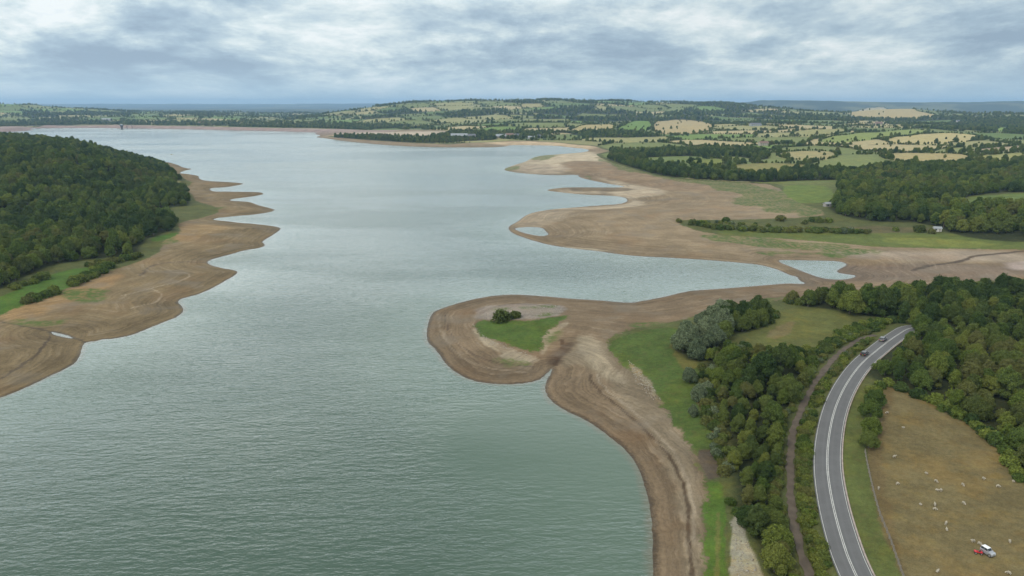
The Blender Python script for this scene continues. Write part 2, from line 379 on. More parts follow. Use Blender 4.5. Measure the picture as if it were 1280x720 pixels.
for k, (p, c, rg) in enumerate(FIELDS):
    P = region(p); FP.append(P)
    s = sdf(GX, GY, P, 60.); CLEAR = np.maximum(CLEAR, s)
    s = s + (fbm(GX/(rg*3), GY/(rg*3), 90+k, 3)-.5)*2*rg
    w = sstep(-rg*.35, rg*.35, s)[...,None]; LAND = LAND*(1-w)+c*w
# woods: (name, outline)
LEFTW = region([(-60,388),(0,362),(40,343),(62,333),(80,329),(110,324),(140,322),(170,318),(183,300),(207,291),(219,287),(219,276),(195,269),(192,262),(236,257),(238,250),(226,238),(218,232),(226,225),(213,215),(205,207)],
               [(-650,1150),(-790,1265),(-1000,1330),(-1400,1360),(-1400,330)], 0)
WOODS = {
 'left': [LEFTW],
 'belt': [region([(757,197),(765,201.5),(790,209),(820,218.5),(852,223),(862,217),(856,211),(845,209),(815,205),(803,202),(800,197),(855,195),(915,195),(962,202),(962,190),(915,186),(860,188),(800,190),(768,192)]),
          region([(852,223),(915,226.5),(960,228),(1000,226),(1050,225),(1062,222),(1060,213),(1012,214),(960,220),(920,219),(900,214),(880,211),(862,212)])],
 'rightfar': [region([(1035,263),(1065,274),(1100,277),(1160,279),(1194,295),(1250,302),(1320,304),(1320,259),(1240,261),(1204,259),(1203,246),(1240,241),(1320,239),(1320,208),(1200,208),(1100,208),(1050,218),(1045,228),(1052,245),(1034,256)])],
 'near': [region([(1076,474),(1084,472),(1102,478),(1129,483),(1151,493),(1178,508),(1204,521),(1229,533),(1252,552),(1264,573),(1280,598),(1310,622)], [(330,140),(330,395)], 0),
          ],
 'line': [region([(985,380),(1010,384),(1045,388),(1070,392),(1100,398),(1118,403.5),(1142,406),(1165,404),(1200,396),(1240,378),(1330,370),(1330,358),(1240,360),(1200,362),(1120,369),(1050,372),(985,375)])],
 'strip': [region([(878,455),(888,500),(900,530),(912,560),(912,590),(918,625),(935,660),(948,695),(965,735),(1000,745),(997,705),(988,655),(982,615),(982,577),(985,540),(990,520),(1002,495),(1013,474),(1022,455),(1005,445),(960,448),(925,440),(905,432),(890,440)])],
 'willow': [region([(850,448),(868,452),(885,452),(905,425),(935,415),(962,404),(955,390),(920,392),(885,402),(852,425)])],
 'isle': [region([(410,172),(440,173.5),(470,175.5),(510,178.2),(552,179),(590,176),(622,174.8),(622,172.2),(560,171.8),(540,172.6),(480,171.5),(440,170.3)])],
 'dam': [region([(-60,158),(60,156.4),(150,156),(150,152),(60,151),(-60,153)])],
}
# the near wood: from the road edge up to the tree line
nw = WOODS['near'][0]
up = survey([(1330,366),(1300,368),(1240,370),(1200,378),(1160,391),(1145,404),(1130,416),(1116,426),(1104,436),(1094,446),(1086,456),(1079,466)])
nwp = survey([(1076,474),(1084,472),(1102,478),(1129,483),(1151,493),(1178,508),(1204,521),(1229,533),(1252,552),(1264,573),(1280,598),(1310,622),(1420,700)])
WOODS['near'] = [np.vstack([nwp, [(420,110),(420,380)], up])]
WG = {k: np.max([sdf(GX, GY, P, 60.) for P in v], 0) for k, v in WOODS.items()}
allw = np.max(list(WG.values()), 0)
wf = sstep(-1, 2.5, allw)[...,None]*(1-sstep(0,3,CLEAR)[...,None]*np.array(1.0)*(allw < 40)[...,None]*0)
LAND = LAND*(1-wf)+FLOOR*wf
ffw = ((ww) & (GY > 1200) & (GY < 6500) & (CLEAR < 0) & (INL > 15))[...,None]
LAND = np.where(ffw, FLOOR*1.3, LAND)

# bare shore colours
MUD[:] = C(.245,.186,.116)
def mud(p, c, rg, world=(), hide=None):
    global MUD
    P = region(p, world); s = sdf(GX, GY, P, 80.) + (fbm(GX/(rg*3), GY/(rg*3), len(p)+7, 4)-.5)*2*rg
    w = sstep(-rg*.8, rg*.8, s)[...,None]; MUD = MUD*(1-w)+c*w
leftm = (1-sstep(-.30, -.25, GX/GY))*(GY < 1500)
MUD = MUD*(1-leftm[...,None]) + C(.190,.142,.078)*leftm[...,None]
nearm = (GX > -60) & (GY < 400)
MUD = np.where(nearm[...,None], C(.185,.136,.085), MUD)
mud([(700,430),(760,425),(770,448),(800,472),(845,535),(868,565),(880,610),(878,760),(858,760),(856,650),(840,590),(800,525),(760,480),(728,455),(700,462)], C(.205,.163,.108), 2.5)
mud([(720,420),(745,418),(760,450),(790,480),(780,485),(745,462),(722,440)], C(.285,.235,.160), 1.8)
mud([(594,410),(612,425),(640,437),(672,446),(676,452),(640,448),(605,432),(588,412)], C(.28,.23,.158), 1.0)
mud([(640,440),(670,448),(665,455),(620,448)], C(.30,.25,.175), 1.5)
mud([(668,420),(690,408),(710,402),(712,405),(690,418),(684,440),(674,445),(680,430)], C(.28,.23,.155), .8)
mud([(690,440),(715,425),(712,440),(695,455),(683,458)], C(.10,.07,.045), 2)
mud([(590,396),(600,384),(640,380),(700,380),(710,388),(690,397),(640,401),(600,399)], C(.25,.215,.18), 2)
mud([(0,382),(60,372),(110,355),(130,345),(160,340),(150,352),(105,372),(70,388),(0,405)], C(.265,.175,.085), 4)
mud([(205,290),(240,280),(300,283),(260,295),(215,305)], C(.255,.178,.09), 5)
mud([(620,205),(660,190),(737,188),(752,195),(765,203),(700,200),(705,215),(650,218)], C(.46,.385,.27), 14)
mud([(690,206),(740,200),(790,212),(850,226),(920,232),(900,240),(820,236),(760,228),(715,216)], C(.235,.170,.106), 12)
mud([(648,206),(700,206),(712,216),(680,219),(636,214)], C(.40,.33,.24), 12)
mud([(735,219),(780,229),(830,236),(825,245),(790,247),(810,254),(770,262),(720,262),(680,262),(760,258),(790,252),(775,243),(700,241),(700,237),(790,236)], C(.46,.38,.27), 7)
mud([(705,234),(780,235),(800,238),(740,240),(710,239)], C(.20,.155,.10), 4)
mud([(635,284),(650,268),(690,262),(720,264),(700,275),(680,283)], C(.36,.29,.20), 8)
mud([(700,308),(760,313),(750,315.5),(700,311)], C(.46,.40,.29), 3)
mud([(1000,313),(1200,313),(1290,318),(1290,328),(1150,325),(1050,318)], C(.31,.25,.185), 8)
mud([(1048,331),(1100,330),(1180,330),(1290,335),(1290,350),(1150,350),(1060,352),(1000,352)], C(.185,.14,.10), 8)
mud([(1265,328),(1300,326),(1300,336),(1262,336)], C(.40,.33,.29), 5)
mud([(390,170),(640,184),(737,188),(745,183),(700,178),(640,176),(560,181),(440,173)], C(.50,.38,.24), 20)
mud([(410,166),(560,163),(560,168),(530,172),(440,170)], C(.47,.39,.29), 20)
def gully(p, w, c):
    global MUD
    P = resample(smooth_open(survey(p), 2), 2.0); d_ = np.full(GX.shape, 99.); b_ = (GX > P[:,0].min()-6) & (GX < P[:,0].max()+6) & (GY > P[:,1].min()-6) & (GY < P[:,1].max()+6)
    d_[b_] = pline(GX[b_]+(fbm(GX[b_]/4, GY[b_]/4, 8, 2)-.5)*2.5*w, GY[b_], P)[0]; k_ = (1-sstep(w*.4, w*1.2, d_))[...,None]; MUD = MUD*(1-k_)+np.asarray(c)*k_; return d_
g1 = gully([(738,468),(743,485),(770,505),(800,530),(830,560),(848,590),(859,620),(860,640),(862,680),(866,722)], .55, C(.085,.060,.038))
g1b = gully([(746,468),(752,483),(778,502),(808,528),(838,558),(856,590),(866,622),(868,680)], .5, C(.27,.22,.155))
g2 = gully([(1285,313),(1240,318),(1215,320),(1205,326),(1180,330),(1165,331),(1140,338)], 2.2, C(.09,.068,.05))
g3 = gully([(700,425),(706,435),(702,446),(692,456)], 1.3, C(.075,.05,.032))
g4 = gully([(0,402),(30,408),(62,414),(92,423),(108,429)], .8, C(.10,.078,.05)); g5 = gully([(0,474),(30,455),(55,436),(62,420)], .7, C(.10,.075,.05))
g6 = gully([(175,345),(190,330),(225,327),(258,328)], 1.2, C(.12,.09,.06)); gully([(150,370),(190,360),(230,350),(240,342),(215,340)], .8, C(.30,.24,.16)); gully([(165,385),(195,378),(205,368),(190,362)], .7, C(.30,.24,.16))
gully([(548,392),(552,420),(575,447),(610,462),(660,466)], .5, C(.28,.22,.15)); gully([(556,394),(562,418),(583,440),(620,455),(668,459)], .45, C(.11,.08,.055))
dm = sstep(2200, 2600, GY)[...,None]*(GX < -400)[...,None]
MUD = MUD*(1-dm)+dm*C(.33,.245,.215)
MUD = np.where((WEED > 0)[...,None]*0 > 1, MUD, MUD)

# ------------------------------------------------------------------ materials
def newmat(name):
    m = bpy.data.materials.new(name); m.use_nodes = True; nt = m.node_tree; nt.nodes.clear(); return m, nt
class N:
    def __init__(s, nt): s.nt = nt
    def __call__(s, t, props=None, **ins):
        n = s.nt.nodes.new(t)
        for k, v in (props or {}).items(): setattr(n, k, v)
        for k, v in ins.items():
            k2 = int(k[1:]) if k[0] == 'i' and k[1:].isdigit() else k.replace('_', ' ')
            s.set(n, k2, v)
        return n
    def set(s, n, k, v):
        sock = n.inputs[k]
        if isinstance(v, bpy.types.NodeSocket): s.nt.links.new(v, sock)
        elif isinstance(v, bpy.types.Node): s.nt.links.new(v.outputs[0], sock)
        else: sock.default_value = v
    def math(s, op, a, b=0.0, c=None, clamp=False):
        n = s.nt.nodes.new('ShaderNodeMath'); n.operation = op; n.use_clamp = clamp; s.set(n, 0, a); s.set(n, 1, b)
        if c is not None: s.set(n, 2, c)
        return n.outputs[0]
    def noise(s, vec, scale, detail=3, rough=.55, dim='3D'):
        n = s('ShaderNodeTexNoise', {'noise_dimensions': dim}); 
        if vec is not None: s.set(n, 'Vector', vec)
        s.set(n, 'Scale', scale); s.set(n, 'Detail', detail); s.set(n, 'Roughness', rough); return n.outputs[0]
    def mapr(s, v, a, b, c=0., d=1., smooth=True):
        n = s('ShaderNodeMapRange', {'interpolation_type': 'SMOOTHSTEP' if smooth else 'LINEAR'})
        s.set(n, 'Value', v)
        for k, q in zip(('From Min','From Max','To Min','To Max'), (a,b,c,d)): s.set(n, k, q)
        return n.outputs[0]
    def mix(s, f, a, b, bt='MIX'):
        n = s('ShaderNodeMix', {'data_type': 'RGBA', 'blend_type': bt}); s.set(n, 0, f); s.set(n, 6, a); s.set(n, 7, b); return n.outputs[2]
    def attr(s, name): return s('ShaderNodeAttribute', {'attribute_name': name})
    def scalev(s, v, f):
        n = s('ShaderNodeVectorMath', {'operation': 'SCALE'}); s.set(n, 0, v); s.set(n, 3, f); return n.outputs[0]
    def out(s, bsdf, vol=None):
        o = s('ShaderNodeOutputMaterial')
        if bsdf is not None: s.nt.links.new(bsdf.outputs[0], o.inputs[0])
        if vol is not None: s.nt.links.new(vol.outputs[0], o.inputs[1])
def c4(c): return (c[0], c[1], c[2], 1)
def simple(name, col, rough=.7, metal=0., var=.15, scale=2., bump=0., trans=0.):
    m, nt = newmat(name); n = N(nt)
    tc = n('ShaderNodeTexCoord').outputs['Object']
    f = n.noise(tc, scale, 4)
    c = n.mix(n.mapr(f, .3, .7), c4([x*(1-var) for x in col]), c4([min(1, x*(1+var)) for x in col]))
    b = n('ShaderNodeBsdfPrincipled', None, Base_Color=c, Roughness=rough, Metallic=metal)
    if bump: n.set(b, 'Normal', n('ShaderNodeBump', None, Strength=bump, Height=f))
    n.out(b); return m

def ground_mat():
    m, nt = newmat('ground'); n = N(nt)
    pos = n('ShaderNodeNewGeometry').outputs['Position']
    d = n.attr('shore').outputs['Fac']; inl = n.attr('inland').outputs['Fac']; weed = n.attr('weed').outputs['Fac']; t = n.attr('beach').outputs['Fac']
    land = n.attr('land').outputs['Color']; mudc = n.attr('mud').outputs['Color']
    big = n.noise(pos, .012, 4); med = n.noise(pos, .07, 5, .6); fine = n.noise(pos, .8, 4, .65); vf = n.noise(pos, 3.5, 3, .6)
    # --- mud with old waterlines that follow the shore
    warp = n.math('MULTIPLY_ADD', med, 9.0, d); warp = n.math('MULTIPLY_ADD', n.noise(pos, .25, 3), 1.6, warp)
    cx = n('ShaderNodeCombineXYZ', None, X=warp).outputs[0]
    b1 = n.noise(cx, .22, 5, .72); 
    cx2 = n('ShaderNodeCombineXYZ', None, X=n.math('MULTIPLY_ADD', med, 5.0, d), Y=n.math('MULTIPLY', big, 12.)).outputs[0]
    b2 = n.noise(cx2, .75, 3, .7)
    m1 = n.math('ADD', n.mapr(b1, .36, .64, .78, 1.15), n.mapr(b2, .32, .68, -.15, .15))
    m1 = n.math('ADD', 1., n.math('MULTIPLY', n.math('SUBTRACT', m1, 1.), n.mapr(d, 5., 70., 1., .35)))
    m1 = n.math('MULTIPLY', m1, n.mapr(n.noise(pos, .035, 5, .65), .3, .7, .82, 1.2)); m1 = n.math('MULTIPLY', m1, n.mapr(fine, .3, .7, .88, 1.12)); m1 = n.math('MULTIPLY', m1, n.mapr(vf, .3, .7, .92, 1.08))
    mc = n.mix(1.0, mudc, n('ShaderNodeCombineColor', None, Red=m1, Green=m1, Blue=m1).outputs[0], 'MULTIPLY')
    # thin pale tide lines
    tl = n.mapr(n.math('ABSOLUTE', n.math('SUBTRACT', n.noise(cx, .3, 2, .5), .5)), .0, .022, .5, 0.)
    tl = n.math('MULTIPLY', tl, n.mapr(med, .46, .62, 0., .7))
    mc = n.mix(tl, mc, n.mix(.55, mudc, (.45,.38,.28,1)))
    # ochre and grey drifts
    mc = n.mix(n.math('MULTIPLY', n.mapr(n.noise(pos, .03, 4), .5, .68), .4), mc, n.mix(.5, mc, (.27,.15,.07,1)))
    mc = n.mix(n.math('MULTIPLY', n.mapr(n.noise(pos, .045, 4), .52, .66), .45), mc, (.20,.17,.13,1))
    # dark damp foot of the beach
    lo = n.math('MULTIPLY', n.mapr(t, .0, .55, 1., 0.), .45)
    mc = n.mix(lo, mc, n.mix(1., mc, (.55,.55,.55,1), 'MULTIPLY'))
    wet = n.mapr(n.math('MULTIPLY_ADD', fine, 2.0, d), .6, 3.4, 1., 0.)
    mc = n.mix(wet, mc, n.mix(1., mc, (.45,.44,.42,1), 'MULTIPLY'))
    # weeds
    wv = n.mapr(n.math('ADD', weed, n.math('MULTIPLY_ADD', fine, 6., -3.)), -1.5, 2.5)
    wv = n.math('MULTIPLY', wv, n.mapr(n.noise(pos, .35, 4), .35, .6, .25, .95))
    mc = n.mix(wv, mc, n.mix(n.mapr(med, .4, .6), (.065,.115,.025,1), (.12,.14,.045,1)))
    # --- vegetated ground
    g = n.mapr(n.noise(pos, .11, 5, .7), .28, .72, .80, 1.20); g = n.math('MULTIPLY', g, n.mapr(fine, .28, .72, .86, 1.14)); g = n.math('MULTIPLY', g, n.mapr(vf, .3, .7, .85, 1.15))
    lc = n.mix(1., land, n('ShaderNodeCombineColor', None, Red=g, Green=g, Blue=g).outputs[0], 'MULTIPLY')
    dry = n.math('MULTIPLY', n.mapr(n.noise(pos, .06, 5, .68), .46, .66), .65)
    lc = n.mix(dry, lc, n.mix(1., lc, (1.32,1.12,.85,1), 'MULTIPLY'))
    tf = n.math('MULTIPLY', n.mapr(n.noise(pos, .42, 5, .72), .50, .64), .55)
    lc = n.mix(tf, lc, n.mix(.5, n.mix(1., lc, (1.25,.95,.8,1), 'MULTIPLY'), (.105,.100,.045,1)))
    yg = n.math('MULTIPLY', n.mapr(n.noise(pos, .16, 3, .6), .55, .70), .3)
    lc = n.mix(yg, lc, n.mix(1., lc, (1.35,1.25,.8,1), 'MULTIPLY'))
    e = n.math('ADD', inl, n.math('MULTIPLY_ADD', fine, 5., -2.5)); e = n.math('ADD', e, n.math('MULTIPLY_ADD', n.noise(pos, .2, 3), 6., -3.))
    f = n.mapr(e, -.8, 1.0)
    col = n.mix(f, mc, lc)
    rough = n.mapr(wet, 0, 1, .92, .45)
    bmp = n('ShaderNodeBump', None, Strength=.5, Distance=.5, Height=n.math('ADD', fine, n.math('MULTIPLY', b1, n.math('SUBTRACT', 1., f))))
    b = n('ShaderNodeBsdfPrincipled', None, Base_Color=col, Roughness=rough, Normal=bmp)
    n.set(b, 'Specular IOR Level', .08)
    n.out(b); return m

CALM = flat(700, 545)
def water_mat():
    m, nt = newmat('water'); n = N(nt)
    pos = n('ShaderNodeNewGeometry').outputs['Position']; d = n.attr('shore').outputs['Fac']
    mp = n('ShaderNodeMapping', None, Vector=pos, Rotation=(0,0,R(-12)), Scale=(.38,1,1)).outputs[0]
    w1 = n.noise(mp, .72, 3, .6); w2 = n.noise(mp, .16, 3, .55); w3 = n.noise(mp, 1.7, 2, .5)
    patch = n.mapr(n.noise(n('ShaderNodeMapping', None, Vector=pos, Scale=(.35,1,1)).outputs[0], .006, 4, .6), .38, .62)
    calm = n.mapr(d, -25., -1., 1., .8)
    cdst = n('ShaderNodeVectorMath', {'operation': 'DISTANCE'}); n.set(cdst, 0, pos); cdst.inputs[1].default_value = (CALM[0], CALM[1], 0)
    lee = n.mapr(n.math('MULTIPLY_ADD', n.noise(pos, .03, 4), 50., cdst.outputs['Value']), 45., 85., 1., 0.)
    calm = n.math('MULTIPLY', calm, n.math('SUBTRACT', 1., n.math('MULTIPLY', lee, .8)))
    hgt = n.math('ADD', n.math('MULTIPLY', w1, .9), n.math('ADD', n.math('MULTIPLY', w2, 1.1), n.math('MULTIPLY', w3, .15)))
    st_ = n.math('MULTIPLY', n.mapr(patch, 0, 1, .55, 1.), calm)
    bmp = n('ShaderNodeBump', None, Strength=st_, Distance=.46, Height=hgt)
    deep = n.mix(patch, (.040,.080,.052,1), (.056,.096,.068,1))
    near = n.mapr(d, -55., -6., 0., 1.)
    deep = n.mix(n.math('MULTIPLY', lee, .5), deep, (.080,.135,.092,1))
    deep = n.mix(n.math('MULTIPLY', near, .55), deep, (.098,.152,.108,1))
    sh = n.mapr(n.math('MULTIPLY_ADD', n.noise(pos, .3, 3), 3., d), -1.2, 1.8, 0., .6)
    c = n.mix(sh, deep, (.15,.125,.085,1))
    b = n('ShaderNodeBsdfPrincipled', None, Base_Color=c, Roughness=n.mapr(patch, 0, 1, .12, .2), IOR=1.47, Normal=bmp)
    n.out(b); return m

def foliage(name, c0, c1, c2=None, amt=.0):
    m, nt = newmat(name); n = N(nt)
    pos = n('ShaderNodeNewGeometry').outputs['Position']; oi = n('ShaderNodeObjectInfo').outputs['Random']
    tc = n('ShaderNodeTexCoord').outputs['Object']
    f = n.math('ADD', n.math('MULTIPLY', oi, .55), n.math('MULTIPLY', n.noise(tc, .55, 3, .6), .75)); f = n.mapr(f, .25, 1.0)
    c = n.mix(f, c4(c0), c4(c1))
    leaf = n.noise(tc, 2.2, 4, .75); k = n.mapr(leaf, .34, .66, .50, 1.6)
    c = n.mix(1., c, n('ShaderNodeCombineColor', None, Red=k, Green=k, Blue=k).outputs[0], 'MULTIPLY')
    if c2: c = n.mix(n.math('MULTIPLY', n.mapr(n.math('ADD', n.noise(pos, .02, 3), n.math('MULTIPLY', oi, .3)), .62, .78), amt), c, c4(c2))
    b = n('ShaderNodeBsdfPrincipled', None, Base_Color=c, Roughness=.75); n.set(b, 'Specular IOR Level', .04)
    tr = n('ShaderNodeBsdfTranslucent', None, Color=c)
    mx = n('ShaderNodeMixShader', None, Fac=.36); nt.links.new(b.outputs[0], mx.inputs[1]); nt.links.new(tr.outputs[0], mx.inputs[2])
    n.out(mx); return m
FOL = {
 'dark green': foliage('foliage_dark_green', (.046,.078,.024), (.082,.125,.036), (.105,.125,.038), .4),
 'mid green': foliage('foliage_mid_green', (.075,.118,.028), (.135,.185,.044), (.155,.17,.05), .4),
 'light green': foliage('foliage_light_green', (.115,.160,.032), (.195,.235,.050), (.20,.20,.055), .4),
 'olive': foliage('foliage_olive', (.088,.115,.032), (.150,.170,.050), (.18,.17,.06), .5),
 'silvery': foliage('foliage_silvery', (.110,.145,.080), (.20,.24,.135)),
}
BARK = simple('bark', (.10,.08,.06), .9, scale=3, bump=.4)

# ------------------------------------------------------------------ ground and water
def grid_mesh(name, X, Y, Z, attrs, mat):
    r, c = X.shape; V = np.stack([X, Y, Z], -1).reshape(-1, 3)
    i = np.arange(r*c).reshape(r, c); F = np.stack([i[:-1,:-1], i[:-1,1:], i[1:,1:], i[1:,:-1]], -1).reshape(-1, 4)
    me = mesh_np(name, V, F, [mat], smooth=True)
    for k, a in attrs.items():
        if a.ndim == 3:
            at = me.attributes.new(k, 'FLOAT_COLOR', 'POINT'); q = np.ones((r*c, 4), np.float32); q[:,:3] = a.reshape(-1, 3); at.data.foreach_set('color', q.ravel())
        else:
            at = me.attributes.new(k, 'FLOAT', 'POINT'); at.data.foreach_set('value', a.astype(np.float32).ravel())
    return me
BEACH = np.clip(D/(np.maximum(D, 0)+np.maximum(-INL, 0)+.5), 0, 1)
gm = grid_mesh('ground', GX, GY, H, {'shore': D, 'inland': INL, 'weed': WEED, 'beach': BEACH, 'land': LAND, 'mud': MUD}, ground_mat())
tag(obj('ground', gm), kind='structure')
wy = np.concatenate([np.linspace(-420, 60, 20, endpoint=False), np.geomspace(60, 3700, 340)])
wu = np.linspace(-1.3, 1.3, 420)
WY = np.repeat(wy[:,None], len(wu), 1); WX = np.maximum(WY, 420)*wu[None,:]
WD = -np.maximum(np.maximum(sdf(WX, WY, LAKE, 1e9), sdf(WX, WY, POOL1, 500.)), sdf(WX, WY, POOL2, 500.))
wm = grid_mesh('water', WX, WY, np.zeros_like(WX), {'shore': WD}, water_mat())
tag(obj('water', wm), kind='structure')

# ------------------------------------------------------------------ road, markings, kerb, track
def strip(P, PH, o0, o1, dz, dashes=None, wavy=0, skip=0):
    T = np.gradient(P, axis=0); T /= np.linalg.norm(T, axis=1)[:,None]; Nn = np.stack([T[:,1], -T[:,0]], 1)   # to the right of travel
    n = len(P); w0 = o0+wavy*(vnoise(np.arange(n)*.7, np.zeros(n), 1)-.5); w1 = o1+wavy*(vnoise(np.arange(n)*.7, np.ones(n)*9, 2)-.5)
    A = P+Nn*np.reshape(w0, (-1,1)); B = P+Nn*np.reshape(w1, (-1,1))
    V = np.vstack([np.c_[A, PH+dz], np.c_[B, PH+dz]]); F = [(i, n+i, n+i+1, i+1) for i in range(n-1) if dashes is None or (i % dashes[0]) < dashes[1]]
    return V, np.array(F)
def asphalt():
    m, nt = newmat('asphalt'); n = N(nt); pos = n('ShaderNodeNewGeometry').outputs['Position']
    off = n.attr('offset').outputs['Fac']
    f = n.noise(pos, 6., 4, .7); g = n.noise(pos, .25, 3)
    tr = n.math('ABSOLUTE', n.math('SUBTRACT', n.math('ABSOLUTE', n.math('SUBTRACT', n.math('ABSOLUTE', off), 1.9)), .75))
    c = n.mix(n.mapr(f, .3, .7), (.092,.092,.092,1), (.12,.12,.12,1)); c = n.mix(n.math('MULTIPLY', n.mapr(g, .4, .65), .35), c, (.14,.14,.142,1))
    c = n.mix(n.mapr(tr, .0, .45, .3, 0.), c, (.145,.145,.145,1))
    b = n('ShaderNodeBsdfPrincipled', None, Base_Color=c, Roughness=.8); n.out(b); return m
ROAD1 = resample(ROAD, 1.0); RH1 = np.interp(np.linspace(0,1,len(ROAD1)), np.linspace(0,1,len(ROAD)), ROADH)
offs = [-3.5,-2.6,-1.8,-.9,0,.9,1.8,2.6,3.5]
T = np.gradient(ROAD1, axis=0); T /= np.linalg.norm(T, axis=1)[:,None]; NR = np.stack([T[:,1], -T[:,0]], 1)
RX = np.stack([ROAD1[:,0]+NR[:,0]*o for o in offs], 1); RY = np.stack([ROAD1[:,1]+NR[:,1]*o for o in offs], 1)
RZ = np.stack([RH1 + .07*(1-abs(o)/3.5) for o in offs], 1)
tag(obj('road', grid_mesh('road', RX, RY, RZ, {'offset': np.tile(offs, (len(ROAD1),1))}, asphalt())), kind='structure')
PAINT = simple('road_paint', (.50,.50,.47), .6, var=.14, scale=1.2)
KERB = simple('kerb_stone', (.36,.30,.26), .85, var=.2, scale=.8)
TRK = simple('track_gravel', (.105,.082,.060), .95, var=.18, scale=.4)
V0 = []; F0 = []
def addS(V, F):
    b = sum(len(v) for v in V0); V0.append(V); F0.append(F+b)
addS(*strip(ROAD1, RH1, -3.22, -3.10, .022)); addS(*strip(ROAD1, RH1, 3.10, 3.22, .022))
addS(*strip(ROAD1, RH1, -.25, -.09, .078)); addS(*strip(ROAD1, RH1, .09, .25, .078))
tag(obj('road_markings', mesh_np('road_markings', np.vstack(V0), np.vstack(F0), [PAINT])), kind='structure')
def kerb(P, PH, o0, o1, h):
    Va, Fa = strip(P, PH, o0, o1, h); Vb, Fb = strip(P, PH, o0, o1, -.2); n = len(P); b = len(Va)
    side = np.array([(i, i+1, b+i+1, b+i) for i in range(n-1)] + [(n+i, b+n+i, b+n+i+1, n+i+1) for i in range(n-1)])
    return np.vstack([Va, Vb]), np.vstack([Fa, side])
V, F = kerb(ROAD1, RH1, 3.502, 3.82, .12)
tag(obj('kerb', mesh_np('kerb', V, F, [KERB])), kind='structure')
V, F = strip(resample(TRACK, 1.), np.interp(np.linspace(0,1,len(resample(TRACK,1.))), np.linspace(0,1,len(TRACK)), TRACKH), -.95, .95, .04, wavy=.7)
tag(obj('path', mesh_np('path', V, F, [TRK])), kind='structure')

# ------------------------------------------------------------------ tree building
def rand_dirs(n, r):
    v = r.normal(size=(n, 3)); return v/np.linalg.norm(v, axis=1)[:,None]
def crown_geo(seed, lobes, nleaf, size, up=.25, strand=0.):
    """lobes: array (n,6) centre, radii. Returns quads of leaf clumps plus dense cores"""
    r = np.random.default_rng(seed); L = np.asarray(lobes, float)
    area = L[:,3]*L[:,5]; w = area/area.sum(); idx = r.choice(len(L), nleaf, p=w)
    d = rand_dirs(nleaf, r); d[:,2] += up; d /= np.linalg.norm(d, axis=1)[:,None]
    lump = .62+.62*vnoise(d[:,0]*3.4+idx*7.3, d[:,1]*3.4+d[:,2]*2.6, seed)
    rad = lump*r.uniform(.82, 1.08, nleaf)
    Cc = L[idx,:3]+d*L[idx,3:]*rad[:,None]
    nn = d*.9+rand_dirs(nleaf, r)*.75; nn /= np.linalg.norm(nn, axis=1)[:,None]
    a = np.cross(nn, rand_dirs(nleaf, r)); a /= np.linalg.norm(a, axis=1)[:,None]; b = np.cross(nn, a)
    s = size*r.uniform(.55, 1.35, nleaf)[:,None]
    if strand: b = b*(1+strand); b[:,2] -= strand*.4
    V = np.stack([Cc-a*s*.5, Cc-b*s*.6, Cc+a*s*.55, Cc+b*s*.5], 1).reshape(-1, 3)
    F = np.arange(len(V)).reshape(-1, 4)
    # cores
    VV = [V]; FF = [F]; base = len(V)
    nu, nv = 8, 6
    for k, l in enumerate(L):
        t = np.linspace(.12, math.pi-.12, nv)[:,None]; p = np.linspace(0, 2*math.pi, nu, endpoint=False)[None,:]
        dx = np.sin(t)*np.cos(p); dy = np.sin(t)*np.sin(p); dz = np.cos(t)+0*p
        q = .50+.30*r.random(dx.shape)
        W = np.stack([l[0]+dx*l[3]*q, l[1]+dy*l[4]*q, l[2]+dz*l[5]*q], -1).reshape(-1, 3)
        i = np.arange(nu*nv).reshape(nv, nu); j = np.roll(i, -1, 1)
        f = np.stack([i[:-1], i[1:], j[1:], j[:-1]], -1).reshape(-1, 4)
        cap = np.array([[i[0,0], i[0,2], i[0,4], i[0,6]], [i[-1,6], i[-1,4], i[-1,2], i[-1,0]]])
        VV.append(W); FF.append(np.vstack([f, cap])+base); base += len(W)
    return np.vstack(VV), np.vstack(FF)
def tree_lobes(seed, Rr, Ht, n, base=.28, flat_=.8):
    r = np.random.default_rng(seed); L = [(0, 0, Ht*.60, Rr*.62, Rr*.62, Ht*.33)]
    for k in range(n):
        a = k*2.4+r.uniform(-.4,.4); q = math.sqrt((k+.6)/n); z = Ht*(base+(.86-base)*(1-.75*q**1.8)*r.uniform(.75,1.05))
        rr = Rr*r.uniform(.20,.46)
        L.append((math.cos(a)*Rr*.70*q, math.sin(a)*Rr*.70*q, z, rr, rr, rr*flat_*r.uniform(.85,1.15)))
    for k in range(n//3):   # low skirt
        a = r.uniform(0, 6.28); rr = Rr*r.uniform(.25,.36); L.append((math.cos(a)*Rr*.6, math.sin(a)*Rr*.6, Ht*r.uniform(.2,.36), rr, rr, rr*.9))
    return L
def trunk_geo(seed, Ht, rt, nl):
    r = np.random.default_rng(seed); m = MB(); top = (r.uniform(-.2,.2), r.uniform(-.2,.2), Ht*.42)
    m.tube((0,0,-.6), (0,0,.25), rt*1.5, rt, 7); m.tube((0,0,.25), top, rt, rt*.6, 7)
    m.tube(top, (top[0]*2, top[1]*2, Ht*.75), rt*.6, rt*.15, 6)
    for k in range(nl):
        a = k*6.28/nl+r.uniform(-.3,.3); z = Ht*r.uniform(.22,.42); q = Ht*r.uniform(.20,.30)
        m.tube((0,0,z), (math.cos(a)*q, math.sin(a)*q, z+Ht*r.uniform(.18,.3)), rt*.42, rt*.10, 5)
    return m
